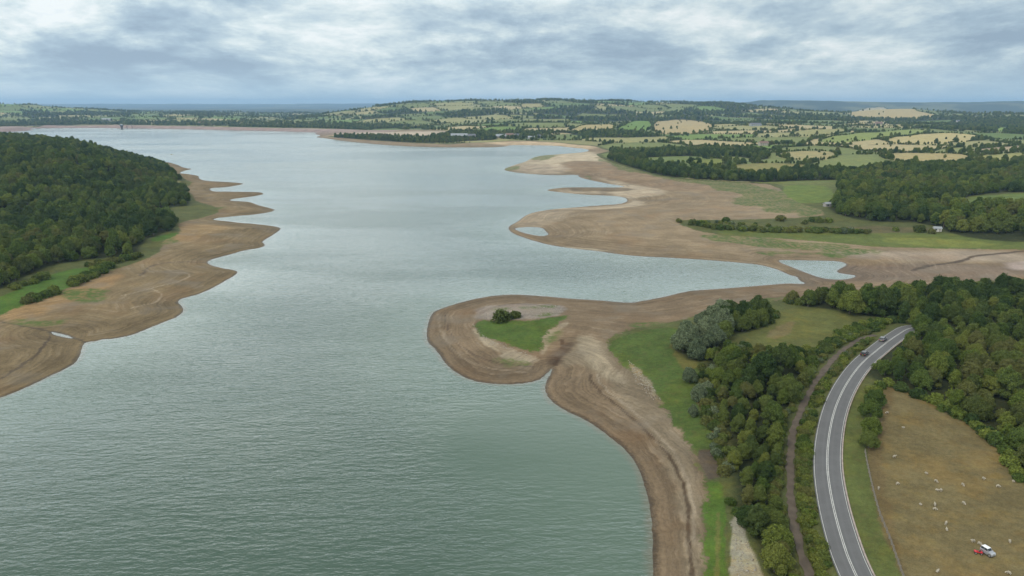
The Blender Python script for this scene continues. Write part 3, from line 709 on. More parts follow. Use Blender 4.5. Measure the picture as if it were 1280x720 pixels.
def combo(name, V, F, tm, mats):
    """crown quads (material 0) and trunk (material 1) in one mesh"""
    me = bpy.data.meshes.new(name)
    tv = np.array(tm.v); b = len(V)
    faces = F.tolist()+[tuple(i+b for i in f) for f in tm.f]
    me.from_pydata(np.vstack([V, tv]).tolist(), [], faces)
    for m in mats: me.materials.append(m)
    mi = np.zeros(len(faces), np.int32); mi[len(F):] = 1; me.polygons.foreach_set('material_index', mi); me.update(); return me
TH = 11.0
NEARV = []; MIDV = []; SHRV = []; SHRM = []; WILV = []
for k in range(6):
    Rr = (4.4,5.4,3.5,4.9,5.8,3.9)[k]; Ht = (11,9.4,13,12.2,10.2,11.6)[k]
    L = tree_lobes(100+k, Rr, Ht, 15+2*(k % 3), flat_=(.75, .9, 1.1)[k % 3])
    V, F = crown_geo(200+k, L, 11000, .42); tm = trunk_geo(300+k, Ht, .32, 6)
    NEARV.append((mesh_np('crown', V, F), tm.mesh('trunk', [BARK])))
    V, F = crown_geo(400+k, L, 2600, .80); MIDV.append((V, F, tm))
for k in range(5):
    L = []
    r = np.random.default_rng(500+k)
    for q in range(9):
        a = r.uniform(0,6.28); e = r.uniform(.1,1)**.5; rr = r.uniform(.55,.95)
        L.append((math.cos(a)*1.1*e, math.sin(a)*1.1*e, .7+r.uniform(-.1,1.0)*(1.1-e*.6), rr, rr, rr*.95))
    L.append((0,0,.5,1.5,1.5,.9))
    V, F = crown_geo(600+k, L, 2600, .25); SHRV.append(mesh_np('shrub', V, F))
    V, F = crown_geo(650+k, L, 700, .48); SHRM.append(mesh_np('shrub', V, F))
for k in range(4):
    L = tree_lobes(700+k, 4.2, 8.5, 17, base=.2, flat_=1.15)
    V, F = crown_geo(800+k, L, 9000, .34, strand=.7); tm = trunk_geo(900+k, 8.5, .3, 6)
    WILV.append((mesh_np('crown', V, F), tm.mesh('trunk', [BARK])))
_c = {}
def toned(me, tone, key):
    k = (key, tone)
    if k not in _c:
        c = me.copy(); c.materials.clear(); c.materials.append(FOL[tone])
        _c[k] = c
    return _c[k]
def midmesh(k, tone):
    kk = ('midmesh', k, tone)
    if kk not in _c: V, F, tm = MIDV[k]; _c[kk] = combo('tree', V, F, tm, [FOL[tone], BARK])
    return _c[kk]

# ------------------------------------------------------------------ where trees grow
def jgrid(x0, x1, y0, y1, s, seed):
    xs = np.arange(x0, x1, s); yy = np.arange(y0, y1, s*.9); X, Y = np.meshgrid(xs, yy); X = X+(np.arange(X.shape[0]) % 2)[:,None]*s/2
    r = np.random.default_rng(seed); X = X+r.uniform(-.38,.38,X.shape)*s; Y = Y+r.uniform(-.38,.38,X.shape)*s
    return X.ravel(), Y.ravel()
def inframe(x, y, pad=70, top=20):
    z = lut(H, x, y); px, py, dep = to_px(x, y, z); return (px > -pad) & (px < 1280+pad) & (py < 720+120) & (dep > 60)
ROADW = ROAD; 
def away(x, y, rd=6.5, td=2.8):
    a, _ = pline(x, y, ROAD); b, _ = pline(x, y, TRACK); return (a > rd) & (b > td)
trees = []      # x, y, scale, woodkey, sdf
def plant(key, s, sc, seed, clear=True, dmin=6, tone=None, extra=None):
    for P in WOODS[key]:
        X, Y = jgrid(P[:,0].min(), min(P[:,0].max(), 2500), max(P[:,1].min(), 60), P[:,1].max(), s, seed)
        q = sdf(X, Y, P, 50.); m = (q > .8) & inframe(X, Y) & (lut(D, X, Y) > dmin)
        X, Y, q = X[m], Y[m], q[m]
        if clear and len(X):
            m = lut(CLEAR, X, Y) < 1.0; X, Y, q = X[m], Y[m], q[m]
        if len(X):
            m = away(X, Y, 7.0 if key != 'near' else 7.5); X, Y, q = X[m], Y[m], q[m]
        if key in ('left', 'rightfar', 'belt') and len(X):
            m = ~((vnoise(X/16, Y/22, seed) > .80) & (q > 8)); X, Y, q = X[m], Y[m], q[m]
        r = np.random.default_rng(seed+1)
        for x, y, w in zip(X, Y, q): trees.append((x, y, sc*(r.uniform(.60, 1.15)+(.22 if r.random() > .88 else 0))*(.85 if w < 3 else 1), key, w))
plant('left', 8.0, .95, 11); plant('belt', 9, .95, 12); plant('rightfar', 8.5, .98, 13); plant('near', 6.0, .66, 14); plant('line', 6.6, .86, 15)
plant('isle', 11, .75, 17); plant('dam', 17, 1.0, 18)
strip_pts = []
# strip and near shore: separately because sizes mix
_n0 = len(trees); plant('strip', 4.9, .54, 16)
# row of trees by the field corner, shrubs and single trees named in the photograph
# far country: woods in Voronoi cells, hedges on their edges, single trees
def far_country(y0, y1, s, sc, seed):
    X, Y = jgrid(-.86*y1, .86*y1, y0, y1, s, seed); m = (np.abs(X) < .86*Y) & inframe(X, Y)
    X, Y = X[m], Y[m]; inl = lut(INL, X, Y); h, w, e = cell_info(X, Y); r = hash2(np.round(X*3), np.round(Y*3), 9)
    cl = lut(CLEAR, X, Y)
    ok = (inl > 12) & (lut(D, X, Y) > 12)
    wood = w & (cl < 1) & (r < .93)
    hedge = np.zeros(len(X), bool)
    single = r > .990
    # lakeside woods of the far shore
    lk = (lut(D, X, Y) < 420) & (Y > 1900) & (fbm(X/150, Y/150, 33, 2) > .40) & (cl < 1)
    m = ok & (wood | hedge | single | lk) & ~(np.max([lut(WG[k], X, Y) for k in ('belt','rightfar','isle','dam')], 0) > -4)
    X, Y = X[m], Y[m]; rr = np.random.default_rng(seed+2).uniform(.6, 1.15, len(X)); hd = (~wood[m]) & (~lk[m])
    for x, y, q, g in zip(X, Y, rr, hd): trees.append((x, y, sc*q*(.72 if g else 1), 'far', 5))
def hedges(y0, y1, s, wd, sc, seed, p=.85):
    X, Y = jgrid(-.86*y1, .86*y1, y0, y1, s, seed); m = (np.abs(X) < .86*Y)
    X, Y = X[m], Y[m]; h, w, e = cell_info(X, Y); m = (e < wd) & ~w
    X, Y, h = X[m], Y[m], h[m]; cx, cy, e = cells(X+3, Y+3)
    m = inframe(X, Y) & (lut(INL, X, Y) > 12) & (lut(D, X, Y) > 12) & (lut(CLEAR, X, Y) < 3); r = hash2(np.round(X*3), np.round(Y*3), 19)
    gap = vnoise(X/30, Y/30, 4) > .18
    m &= (r < p) & gap & ~(np.max([lut(WG[k], X, Y) for k in ('belt','rightfar','isle','dam')], 0) > -4)
    X, Y, r = X[m], Y[m], r[m]
    big = hash2(np.round(X*5), np.round(Y*2), 29) > .80
    for x, y, q, b in zip(X, Y, r, big): trees.append((x, y, sc*(.24+.20*q)+(.42*sc if b else 0), 'far', 5))
hedges(720, 1500, 3.6, 1.9, 1.0, 51, .95); hedges(1500, 2800, 5, 2.8, 1.1, 52, .95); hedges(2800, 5600, 12, 6.5, 1.5, 53)
# hedges round the hand-surveyed fields
for P_ in FP[:20]:
    Q = resample(np.vstack([P_, P_[:1]]), 4.5)
    if Q[:,1].min() < 640: continue
    st_ = 1 if Q[:,1].mean() < 1500 else 2
    for x, y in Q[::st_]:
        h_ = float(hash2(np.array([x*3.]), np.array([y*3.]), 2)[0])
        if h_ < .8 and lut(D, x, y) > 15: trees.append((x+h_*2, y, (.3+.3*h_+(.5 if h_ > .7 else 0)), 'far', 5))
far_country(720, 1700, 9.5, .85, 41); far_country(1700, 3000, 13, 1.0, 42); far_country(3000, 6600, 24, 1.35, 43)
print('trees', len(trees))

shrubs = []   # x, y, scale, key
def row(pts, step, width, sc, key, seed, world=False):
    P = smooth_open(pts if world else survey(pts), 2); P = resample(P, step); r = np.random.default_rng(seed)
    for p in P:
        for _ in range(max(1, int(width/2.2+.5))):
            x = p[0]+r.uniform(-.5,.5)*width; y = p[1]+r.uniform(-.5,.5)*width; shrubs.append((x, y, sc*r.uniform(.7,1.3), key))
def area(pts, s, sc, key, seed, P=None):
    P = region(pts, it=0) if P is None else P; X, Y = jgrid(P[:,0].min(), P[:,0].max(), P[:,1].min(), P[:,1].max(), s, seed); m = sdf(X, Y, P, 50.) > 0
    r = np.random.default_rng(seed)
    for x, y in zip(X[m], Y[m]): shrubs.append((x, y, sc*r.uniform(.7,1.35), key))
# hedge strip between track and road
A = resample(TRACK, 1.7)
tn_ = np.gradient(A, axis=0); tn_ /= np.linalg.norm(tn_, axis=1)[:,None]
for p, t_ in zip(A, tn_):
    if 95 < p[1] < 330:
        q_ = random.uniform(2.6, 4.6); shrubs.append((p[0]-t_[1]*q_, p[1]+t_[0]*q_, random.uniform(.5,1.0), 'trackedge'))
hx = []; rr = np.random.default_rng(3)
for p in A:
    d, par = pline(np.array([p[0]]), np.array([p[1]]), ROAD); i = min(int(par[0]), len(ROAD)-1); q = ROAD[i]; v = q-p; L = np.linalg.norm(v)
    if L < 6 or p[1] < 75: continue
    for t in np.arange(2.4, L-4.6, 1.55):
        c = p+v/L*(t+rr.uniform(-.5,.5)); shrubs.append((c[0], c[1]+rr.uniform(-.8,.8), rr.uniform(.55,.95), 'hedge'))
row([(1000,443),(1025,440),(1045,428),(1065,415),(1090,405),(1115,402.5),(1138,403)], 2.2, 5, 1.05, 'trackside', 5)
row([(1065,428),(1082,416),(1098,411)], 2.2, 3, .9, 'trackside', 6)
row([(40,378),(62,370),(72,364)], 3, 5, 1.4, 'leftshore', 7); row([(95,356),(105,349),(125,342),(135,335)], 3, 6, 1.5, 'leftshore', 71); row([(20,360),(32,356),(55,348)], 6, 5, 1.5, 'leftshore', 72)
row([(110,334),(150,328),(175,320)], 4, 4, 1.5, 'leftshore', 8)
row([(865,281),(900,286),(950,289),(1000,290),(1040,290),(1078,291)], 5, 9, 1.5, 'flats', 9)
row([(880,278),(920,280),(960,283)], 9, 6, .9, 'flats', 10)
for x, y, s_ in ((849,278,1.6),(907,277,1.8),(1015,277,1.8),(1036,278,1.8),(975,276,2.2),(1005,280,1.7),(1024,278,2.2),(1150,290,2.4),(1165,292,1.8),(1120,289,1.5)):
    p = survey([(x, y)])[0]; shrubs.append((p[0], p[1], s_, 'flats'))
area([(940,392),(965,388),(975,398),(955,408),(940,405)], 3.4, 1.0, 'shorescrub', 21)
area([(908,436),(925,430),(940,440),(925,452),(905,450)], 3.4, 1.2, 'shorescrub', 22)
area([(876,460),(888,470),(895,500),(910,545),(915,600),(905,600),(893,560),(880,520)], 2.8, 1.0, 'shorescrub', 23)
area([(905,610),(918,630),(930,650),(915,645)], 2.4, .8, 'shorescrub', 24)
area([(1082,500),(1096,480),(1102,482),(1098,500),(1088,510)], 3, 1.2, 'fieldcorner', 25)
row([(1098,481),(1129,487),(1151,497),(1178,512),(1204,525),(1229,537),(1252,560),(1263,578),(1279,603)], 2.6, 2.5, 1.2, 'woodedge', 26)
area([(980,376),(1000,378),(1000,383),(982,381)], 3.5, 1.3, 'shorescrub', 27)
# the small wood edge beside the road
row([(1083,470),(1092,458),(1104,446),(1118,434),(1132,423)], 2.5, 2.5, 1.0, 'woodedge', 28)
sx = np.array([s[0] for s in shrubs]); sy = np.array([s[1] for s in shrubs]); ok = away(sx, sy, 4.9, 2.1) & inframe(sx, sy)
shrubs = [s for s, o in zip(shrubs, ok) if o]
print('shrubs', len(shrubs))

# specific trees: (px, py of the foot, scale, tone, label)
SPECIAL = [
 (1085,560,.50,'mid green','bright green field-corner tree nearest the post fence'),
 (1087,543,.58,'light green','second tree from the post fence in the short row beside the brown field'),
 (1088,524,.66,'mid green','middle tree of the short row between grass verge and brown field'),
 (1092,508,.60,'mid green','leafy tree near the top of the row between verge and brown field'),
 (945,668,.62,'dark green','dense dark round tree beside the pale stone bank at the bottom of the photo'),
 (935,658,.52,'dark green','smaller dark round tree on the lake side of the stone bank'),
 (970,688,.62,'light green','yellow green round tree beside the gravel track below the dark tree'),
 (968,715,.66,'light green','yellow green tree at the bottom edge of the photo beside the track'),
 (955,585,.42,'light green','small bright lime green tree standing in the lakeside strip'),
 (952,480,1.12,'dark green','biggest dark blue green tree in the middle of the lakeside strip'),
 (975,468,1.05,'dark green','large dark green tree touching the biggest one, next to the track'),
 (934,492,.85,'dark green','dark green tree on the lake side of the biggest dark tree'),
 (965,535,.78,'mid green','broad mid green tree below the big dark tree by the track'),
 (985,500,.8,'mid green','mid green tree squeezed between big dark tree and gravel track'),
 (968,560,.70,'light green','round light green tree halfway down the lakeside strip'),
 (1010,383,.8,'mid green','pale green tree at the left end of the tree line by the pool'),
 (1062,392,1.15,'light green','large light green tree in the tree line beside the dry inlet'),
 (1085,393,1.15,'mid green','large rounded mid green tree in the tree line behind the road bend'),
 (1105,396,1.1,'dark green','large dark tree in the tree line above the road bend'),
 (1130,392,1.15,'mid green','tall mid green tree at the right of the tree line above the road'),
 (1152,414,.72,'mid green','mid green tree standing where the road disappears into the thicket'),
 (1143,406,.62,'light green','light green tree right beside the vanishing end of the road'),
 (1158,408,.8,'dark green','dark green tree behind the vanishing end of the road'),
 (1175,372,1.1,'dark green','tall very dark tree standing out at the right end of the tree line'),
]
HEAD = [(627,401,2.25,'olive','big round olive green bush alone on the grassy headland'), (643,397,1.45,'olive','smaller dark round bush next to the big one on the headland')]

# ------------------------------------------------------------------ tones
TX = np.array([t[0] for t in trees]); TY = np.array([t[1] for t in trees]); TS = np.array([t[2] for t in trees])
TZ = hz(TX, TY); keyarr = np.array([t[3] for t in trees])
r1 = hash2(np.round(TX*7), np.round(TY*7), 3); low = fbm(TX/45, TY/45, 61, 2)
q = low*.75+r1*.42
tone = np.where(q < .50, 0, np.where(q < .72, 1, np.where(q < .82, 2, 3)))
dk = np.isin(keyarr, ['left','belt']); q2 = low*.7+r1*.4
tone = np.where(dk, np.where(q2 < .54, 0, np.where(q2 < .76, 1, np.where(q2 < .82, 2, 3))), tone)
fr_ = keyarr == 'far'; tone = np.where(fr_, np.where(r1 < .25, 0, np.where(r1 < .72, 1, np.where(r1 < .92, 2, 3))), tone)
rf_ = keyarr == 'rightfar'; tone = np.where(rf_, np.where(q < .46, 0, np.where(q < .70, 1, np.where(q < .84, 2, 3))), tone)
near_ = keyarr == 'near'; tone = np.where(near_, np.where(q < .42, 0, np.where(q < .64, 1, np.where(q < .74, 2, 3))), tone)
TONES = ['dark green', 'mid green', 'light green', 'olive']
rot = RNG.uniform(0, 6.28, len(TX)); var = (hash2(np.round(TX*5), np.round(TY*5), 8)*5.999).astype(int)
# keep special trees clear
sp = survey([(a[0], a[1]) for a in SPECIAL])
keep = np.ones(len(TX), bool)
for p, a in zip(sp, SPECIAL): keep &= ~((TX-p[0])**2+(TY-p[1])**2 < (3.6*a[2])**2)
# size in the picture
px, py, dep = to_px(TX, TY, TZ+TS*TH*.5)
infr = (px > -12) & (px < 1292) & (py < 726)
# hidden behind the crest of ground?  (walk the sight line)
def visible(x, y, z):
    t = np.linspace(.3, .985, 60)[None,:]; X = x[:,None]*t; Y = y[:,None]*t; Z = CAMH+(z[:,None]-CAMH)*t
    hh = hz(X, Y); ground = (Z > hh-1).all(1); return ground
vis = visible(TX, TY, TZ+TS*TH)
keep &= vis
TX, TY, TZ, TS, tone, rot, var, infr, keyarr, dep, px, py = [a[keep] for a in (TX, TY, TZ, TS, tone, rot, var, infr, keyarr, dep, px, py)]
sizepx = TS*TH*FPX/dep*infr
order = np.argsort(-sizepx)
NIND = 300-len(SPECIAL)
ind = order[:NIND]; rest = order[NIND:]

WHERE = {'left': ('left bank wood', 'trees of the wood on the left bank'),
 'belt': ('belt behind the right mud flats', 'trees of the belt behind the right mud flats'),
 'rightfar': ('wood beyond the green meadow', 'trees of the wood beyond the meadow'),
 'near': ('roadside thicket', 'trees of the thicket right of the road'),
 'line': ('tree line above the road', 'trees of the line above the road'),
 'strip': ('lakeside strip', 'trees between beach and gravel track'),
 'isle': ('spit before the dam', 'trees on the far spit'), 'dam': ('shore beside the dam', 'trees by the dam'), 'far': ('far fields', 'trees of the far fields')}
GRP = {'left': 'wood', 'near': 'thicket', 'strip': 'strip', 'line': 'line'}
used_lab = {}
def place_words(px_, py_, key):
    """where in its wood the tree stands, by things one can find"""
    if key == 'near':
        c = 'above the field corner' if px_ < 1130 else 'behind the field top' if px_ < 1200 else 'at the right photo edge'
        return c+(', front row' if py_ > 470+(px_-1100)*.42 else ', upper slope' if py_ < 420 else ', middle slope')
    if key == 'strip':
        s_ = 'level with the bright grass' if py_ < 540 else 'level with the brown scrub' if py_ < 610 else 'above the stone bank' if py_ < 670 else 'beside the stone bank'
        return ('lake side, ' if px_ < (930 if py_ < 600 else 950) else 'track side, ')+s_
    if key == 'left':
        s_ = 'above the grass bank' if py_ > 300 else 'behind the muddy spits' if py_ > 235 else 'towards the hilltop'
        return ('at the photo edge, ' if px_ < 70 else 'middle part, ' if px_ < 150 else 'lakeward edge, ')+s_
    if key == 'line':
        return 'near the pool' if px_ < 1080 else 'above the road bend' if px_ < 1150 else 'at its right end'
    return 'near the hut' if px_ < 1150 else 'at the right of the photo'
def size_word(s): return 'small' if s < .6 else 'medium' if s < .85 else 'large'
NAMES = {}
def tree_obj(x, y, z, s, k, tn, rz, label, group, detailed):
    if detailed:
        e = bpy.data.objects.new('broadleaf_tree', None); COL.objects.link(e); e.location = (x, y, z); e.rotation_euler = (0,0,rz); e.scale = (s,s,s)
        cm, tm = NEARV[k]
        obj('crown', toned(cm, tn, ('n', k)), e); obj('trunk', tm, e); o = e
    else:
        o = obj('broadleaf_tree', midmesh(k, tn), None, (x, y, z), rz); o.scale = (s, s, s)
    tag(o, label, 'tree', group); return o
protos = {}
srt = ind[np.argsort(-sizepx[ind])]
NDET = 190
labcount = {}
cand = []
for n_, i in enumerate(srt):
    key = keyarr[i]; tn = TONES[tone[i]]
    w = WHERE[key]
    lab = f'{size_word(TS[i])} {tn} tree, {w[0]}, {place_words(px[i], py[i], key)}'
    ws = lab.split()
    o = tree_obj(TX[i], TY[i], TZ[i]-.2, TS[i], int(var[i]), tn, rot[i], ' '.join(ws), w[1], n_ < NDET)
    if n_ >= NDET: protos.setdefault((int(var[i]), int(tone[i])), o)
for p, a in zip(sp, SPECIAL):
    k = int(hash2(np.array([p[0]]), np.array([p[1]]), 4)[0]*5.99)
    tree_obj(p[0], p[1], float(hz(p[0], p[1]))-.15, a[2], k, a[3], p[0]*3, a[4], 'named trees near the road and lake' if False else 'broadleaf trees near the road', True)
# willows
WP = WOODS['willow'][0]; X, Y = jgrid(WP[:,0].min(), WP[:,0].max(), WP[:,1].min(), WP[:,1].max(), 6.2, 77); m = sdf(X, Y, WP, 50.) > .5
wl = sorted(zip(X[m], Y[m]), key=lambda p: p[0]/p[1])
wl += [tuple(p) for p in survey([(862,478),(866,520),(890,470),(872,500)])]
for n_, (x, y) in enumerate(wl):
    z = float(hz(x, y)); px_, py_, _ = to_px(x, y, z+4)
    s = .8+.35*random.random(); k = n_ % 4
    if n_ >= len(wl)-4: s = .42+.12*(n_ % 3)
    e = bpy.data.objects.new('willow_tree', None); COL.objects.link(e); e.location = (x, y, z-.15); e.rotation_euler = (0,0,n_*2.1); e.scale = (s,s,s)
    tn = 'silvery' if py_ > 398 or n_ % 2 else 'dark green'
    if px_ > 905: tn = 'dark green' if n_ % 3 else 'mid green'
    cm, tm = WILV[k]; obj('crown', toned(cm, tn, ('w', k)), e); obj('trunk', tm, e)
    pos = 'by the bright green grass' if px_ < 880 else 'halfway along' if px_ < 915 else 'nearest the small pale clearing'
    fr = 'front' if py_ > 425 else 'back' if py_ < 400 else 'centre'
    tag(e, f'{"small" if s < .6 else "bushy"} {tn} willow {pos}, {fr} of its clump', 'willow', 'willows at the top of the beach')
# shrubs
shr = np.array([(s[0], s[1], s[2]) for s in shrubs]); sk = [s[3] for s in shrubs]; sz = hz(shr[:,0], shr[:,1])
spx, spy, sdep = to_px(shr[:,0], shr[:,1], sz+1); so = np.argsort(-(shr[:,2]/sdep)*((spx > -5) & (spx < 1285) & (spy < 725)))
SW = {'trackedge': ('bush lakeward of the track', 'bushes on the lake side of the track'), 'hedge': ('hedge bush between track and road', 'bushes between gravel track and road'), 'trackside': ('bush by the far end of the track', 'bushes beside the track'),
 'leftshore': ('bush below the left wood', 'bushes on the left bank'), 'flats': ('bush in the row on the right mud flats', 'bushes on the mud flats'),
 'shorescrub': ('scrub bush above the near beach', 'scrub at the top of the beach'), 'fieldcorner': ('bush at the top corner of the brown field', 'bushes at the field corner'),
 'woodedge': ('bush edging the roadside thicket', 'bushes along the thicket edge')}
STN = {'trackedge': ['mid green','light green','olive'], 'hedge': ['light green','light green','mid green','olive'], 'trackside': ['mid green','light green','dark green'], 'leftshore': ['mid green','light green','olive'], 'flats': ['dark green','mid green','olive'],
 'shorescrub': ['olive','mid green','silvery','dark green'], 'fieldcorner': ['light green','mid green'], 'woodedge': ['mid green','dark green','light green']}
shproto = {}; srest = []
for n_, i in enumerate(so):
    x, y, s = shr[i]; key = sk[i]; h_ = int(hash2(np.array([x*9.]), np.array([y*9.]), 2)[0]*997); tn = STN[key][h_ % len(STN[key])]; k = h_ % 5
    if n_ < 298:
        me = toned(SHRV[k], tn, ('s', k)) if n_ < 240 else toned(SHRM[k], tn, ('sm', k))
        o = obj('bush', me, None, (x, y, sz[i]-.15), h_*.7); o.scale = (s*1.1, s*1.1, s)
        v = spy[i]
        if key in ('hedge', 'trackedge'): loc_ = 'at the photo bottom' if v > 660 else 'beside the straight track' if v > 560 else 'at the road bend' if v > 490 else 'below the black car'
        elif key == 'woodedge': loc_ = 'next to the cars' if v < 472 else 'behind the field corner' if spx[i] < 1150 else 'behind the middle of the field' if spx[i] < 1225 else 'by the right field end'
        elif key == 'leftshore': loc_ = 'at the photo edge' if spx[i] < 45 else 'along the grass bank' if spx[i] < 105 else 'at the end of the grass bank'
        elif key == 'shorescrub': loc_ = 'beside the willows' if v < 455 else 'beside the brown bare patch' if v > 540 else 'below the willows'
        else: loc_ = 'left part' if spx[i] < 1030 else 'right part'
        rd = pline(np.array([x]), np.array([y]), ROAD)[0][0]
        side = (', roadside' if rd < 9 else '') if key == 'hedge' else ''
        lab = f'{"tiny" if s < .5 else "small" if s < .8 else "full"} {tn} {SW[key][0]}, {loc_}{side}'; tag(o, lab, 'bush', SW[key][1])
        if n_ >= 240: shproto.setdefault((k, tn), o)
    else: srest.append((x, y, sz[i]-.15, s, k, tn, h_))
for p, a in zip(survey([(h_[0], h_[1]) for h_ in HEAD]), HEAD):
    o = obj('bush', toned(SHRV[int(a[2]) % 5], a[3], ('s', int(a[2]) % 5)), None, (p[0], p[1], float(hz(p[0], p[1]))-.2), 1.0); o.scale = (a[2]*1.5, a[2]*1.15, a[2]*1.0); tag(o, a[4], 'bush', 'bushes on the headland')

# the countless rest: one object each, points carrying instances
def scatter(name, pts, prot, label, cat):
    """pts: x,y,z,scale,rot,index ; prot: list of objects"""
    P = np.array(pts, np.float32); me = bpy.data.meshes.new(name); me.vertices.add(len(P)); me.vertices.foreach_set('co', P[:,:3].ravel())
    for nm, c, ty in (('sc', 3, 'FLOAT'), ('rt', 4, 'FLOAT')):
        me.attributes.new(nm, ty, 'POINT').data.foreach_set('value', P[:,c].copy())
    me.attributes.new('ix', 'INT', 'POINT').data.foreach_set('value', P[:,5].astype(np.int32))
    o = obj(name, me); ng = bpy.data.node_groups.new(name, 'GeometryNodeTree')
    ng.interface.new_socket('Geometry', in_out='INPUT', socket_type='NodeSocketGeometry'); ng.interface.new_socket('Geometry', in_out='OUTPUT', socket_type='NodeSocketGeometry')
    gi = ng.nodes.new('NodeGroupInput'); go = ng.nodes.new('NodeGroupOutput'); j = ng.nodes.new('GeometryNodeJoinGeometry')
    def na(nm, ty):
        n = ng.nodes.new('GeometryNodeInputNamedAttribute'); n.data_type = ty; n.inputs['Name'].default_value = nm; return n.outputs[0]
    sc = na('sc', 'FLOAT'); rt = na('rt', 'FLOAT'); ix = na('ix', 'INT'); cx = ng.nodes.new('ShaderNodeCombineXYZ'); ng.links.new(rt, cx.inputs[2])
    for k, pr in enumerate(prot):
        cmp_ = ng.nodes.new('FunctionNodeCompare'); cmp_.data_type = 'INT'; cmp_.operation = 'EQUAL'
        a = [s for s in cmp_.inputs if s.type == 'INT']; ng.links.new(ix, a[0]); a[1].default_value = k
        oi = ng.nodes.new('GeometryNodeObjectInfo'); oi.inputs['Object'].default_value = pr; oi.inputs['As Instance'].default_value = True; oi.transform_space = 'ORIGINAL'
        ip = ng.nodes.new('GeometryNodeInstanceOnPoints'); ng.links.new(gi.outputs[0], ip.inputs['Points']); ng.links.new(cmp_.outputs[0], ip.inputs['Selection'])
        ng.links.new(oi.outputs['Geometry'], ip.inputs['Instance']); ng.links.new(cx.outputs[0], ip.inputs['Rotation']); ng.links.new(sc, ip.inputs['Scale']); ng.links.new(ip.outputs[0], j.inputs[0])
    ng.links.new(j.outputs[0], go.inputs[0]); md = o.modifiers.new('scatter', 'NODES'); md.node_group = ng
    tag(o, label, cat, kind='stuff'); return o
keys = sorted(protos); tl_ = [t for _, t in keys]
pts = []
bytone = {t: [k for k, (v_, t_) in enumerate(keys) if t_ == t] for t in range(4)}
allk = list(range(len(keys)))
for i in rest:
    c = bytone.get(int(tone[i])) or allk
    pts.append((TX[i], TY[i], TZ[i]-.3, TS[i], rot[i], c[int(var[i]) % len(c)]))
scatter('distant_trees', pts, [protos[k] for k in keys], 'mass of green trees in the left wood, belts, hedges and far hills', 'trees')
if srest:
    ks = sorted(shproto); mp = {}
    pts = [(x, y, z, s, h_, [q for q in range(len(ks))][h_ % len(ks)]) for x, y, z, s, k, tn, h_ in srest]
    scatter('distant_bushes', pts, [shproto[k] for k in ks], 'mass of low bushes in the hedges, shore scrub and mud flat rows', 'bushes')
print('protos', len(keys), 'rest', len(rest), 'srest', len(srest))

# ------------------------------------------------------------------ vehicles
GLASS = simple('dark_glass', (.02,.024,.028), .12, var=.05); TYRE = simple('tyre_rubber', (.025,.025,.025), .85); RIM = simple('alloy', (.45,.45,.46), .35, .8)
RED = simple('red_paint', (.55,.02,.03), .35, var=.05); WHITEP = simple('white_paint', (.78,.79,.80), .35, var=.03); SILV = simple('silver_paint', (.42,.44,.47), .3, .5, var=.04)
BLACKP = simple('black_paint', (.018,.018,.02), .25, var=.05); GREYP = simple('grey_paint', (.17,.18,.20), .3, .4, var=.04); LAMPR = simple('red_lamp', (.45,.02,.02), .3); LAMPW = simple('clear_lamp', (.75,.76,.76), .2); PLATE = simple('number_plate', (.65,.5,.05), .5)
DARKPL = simple('dark_plastic', (.03,.03,.032), .7)
def wheel(parent, x, y, r, w):
    m = MB(); n = 16
    m.tube((x-w/2, y, r), (x+w/2, y, r), r, r, n); t = m.build('wheel', TYRE, parent)
    q = MB(); sgn = 1 if x > 0 else -1; q.tube((x+sgn*w/2, y, r), (x+sgn*(w/2+.015), y, r), r*.62, r*.58, 12); q.build('rim', RIM, t)
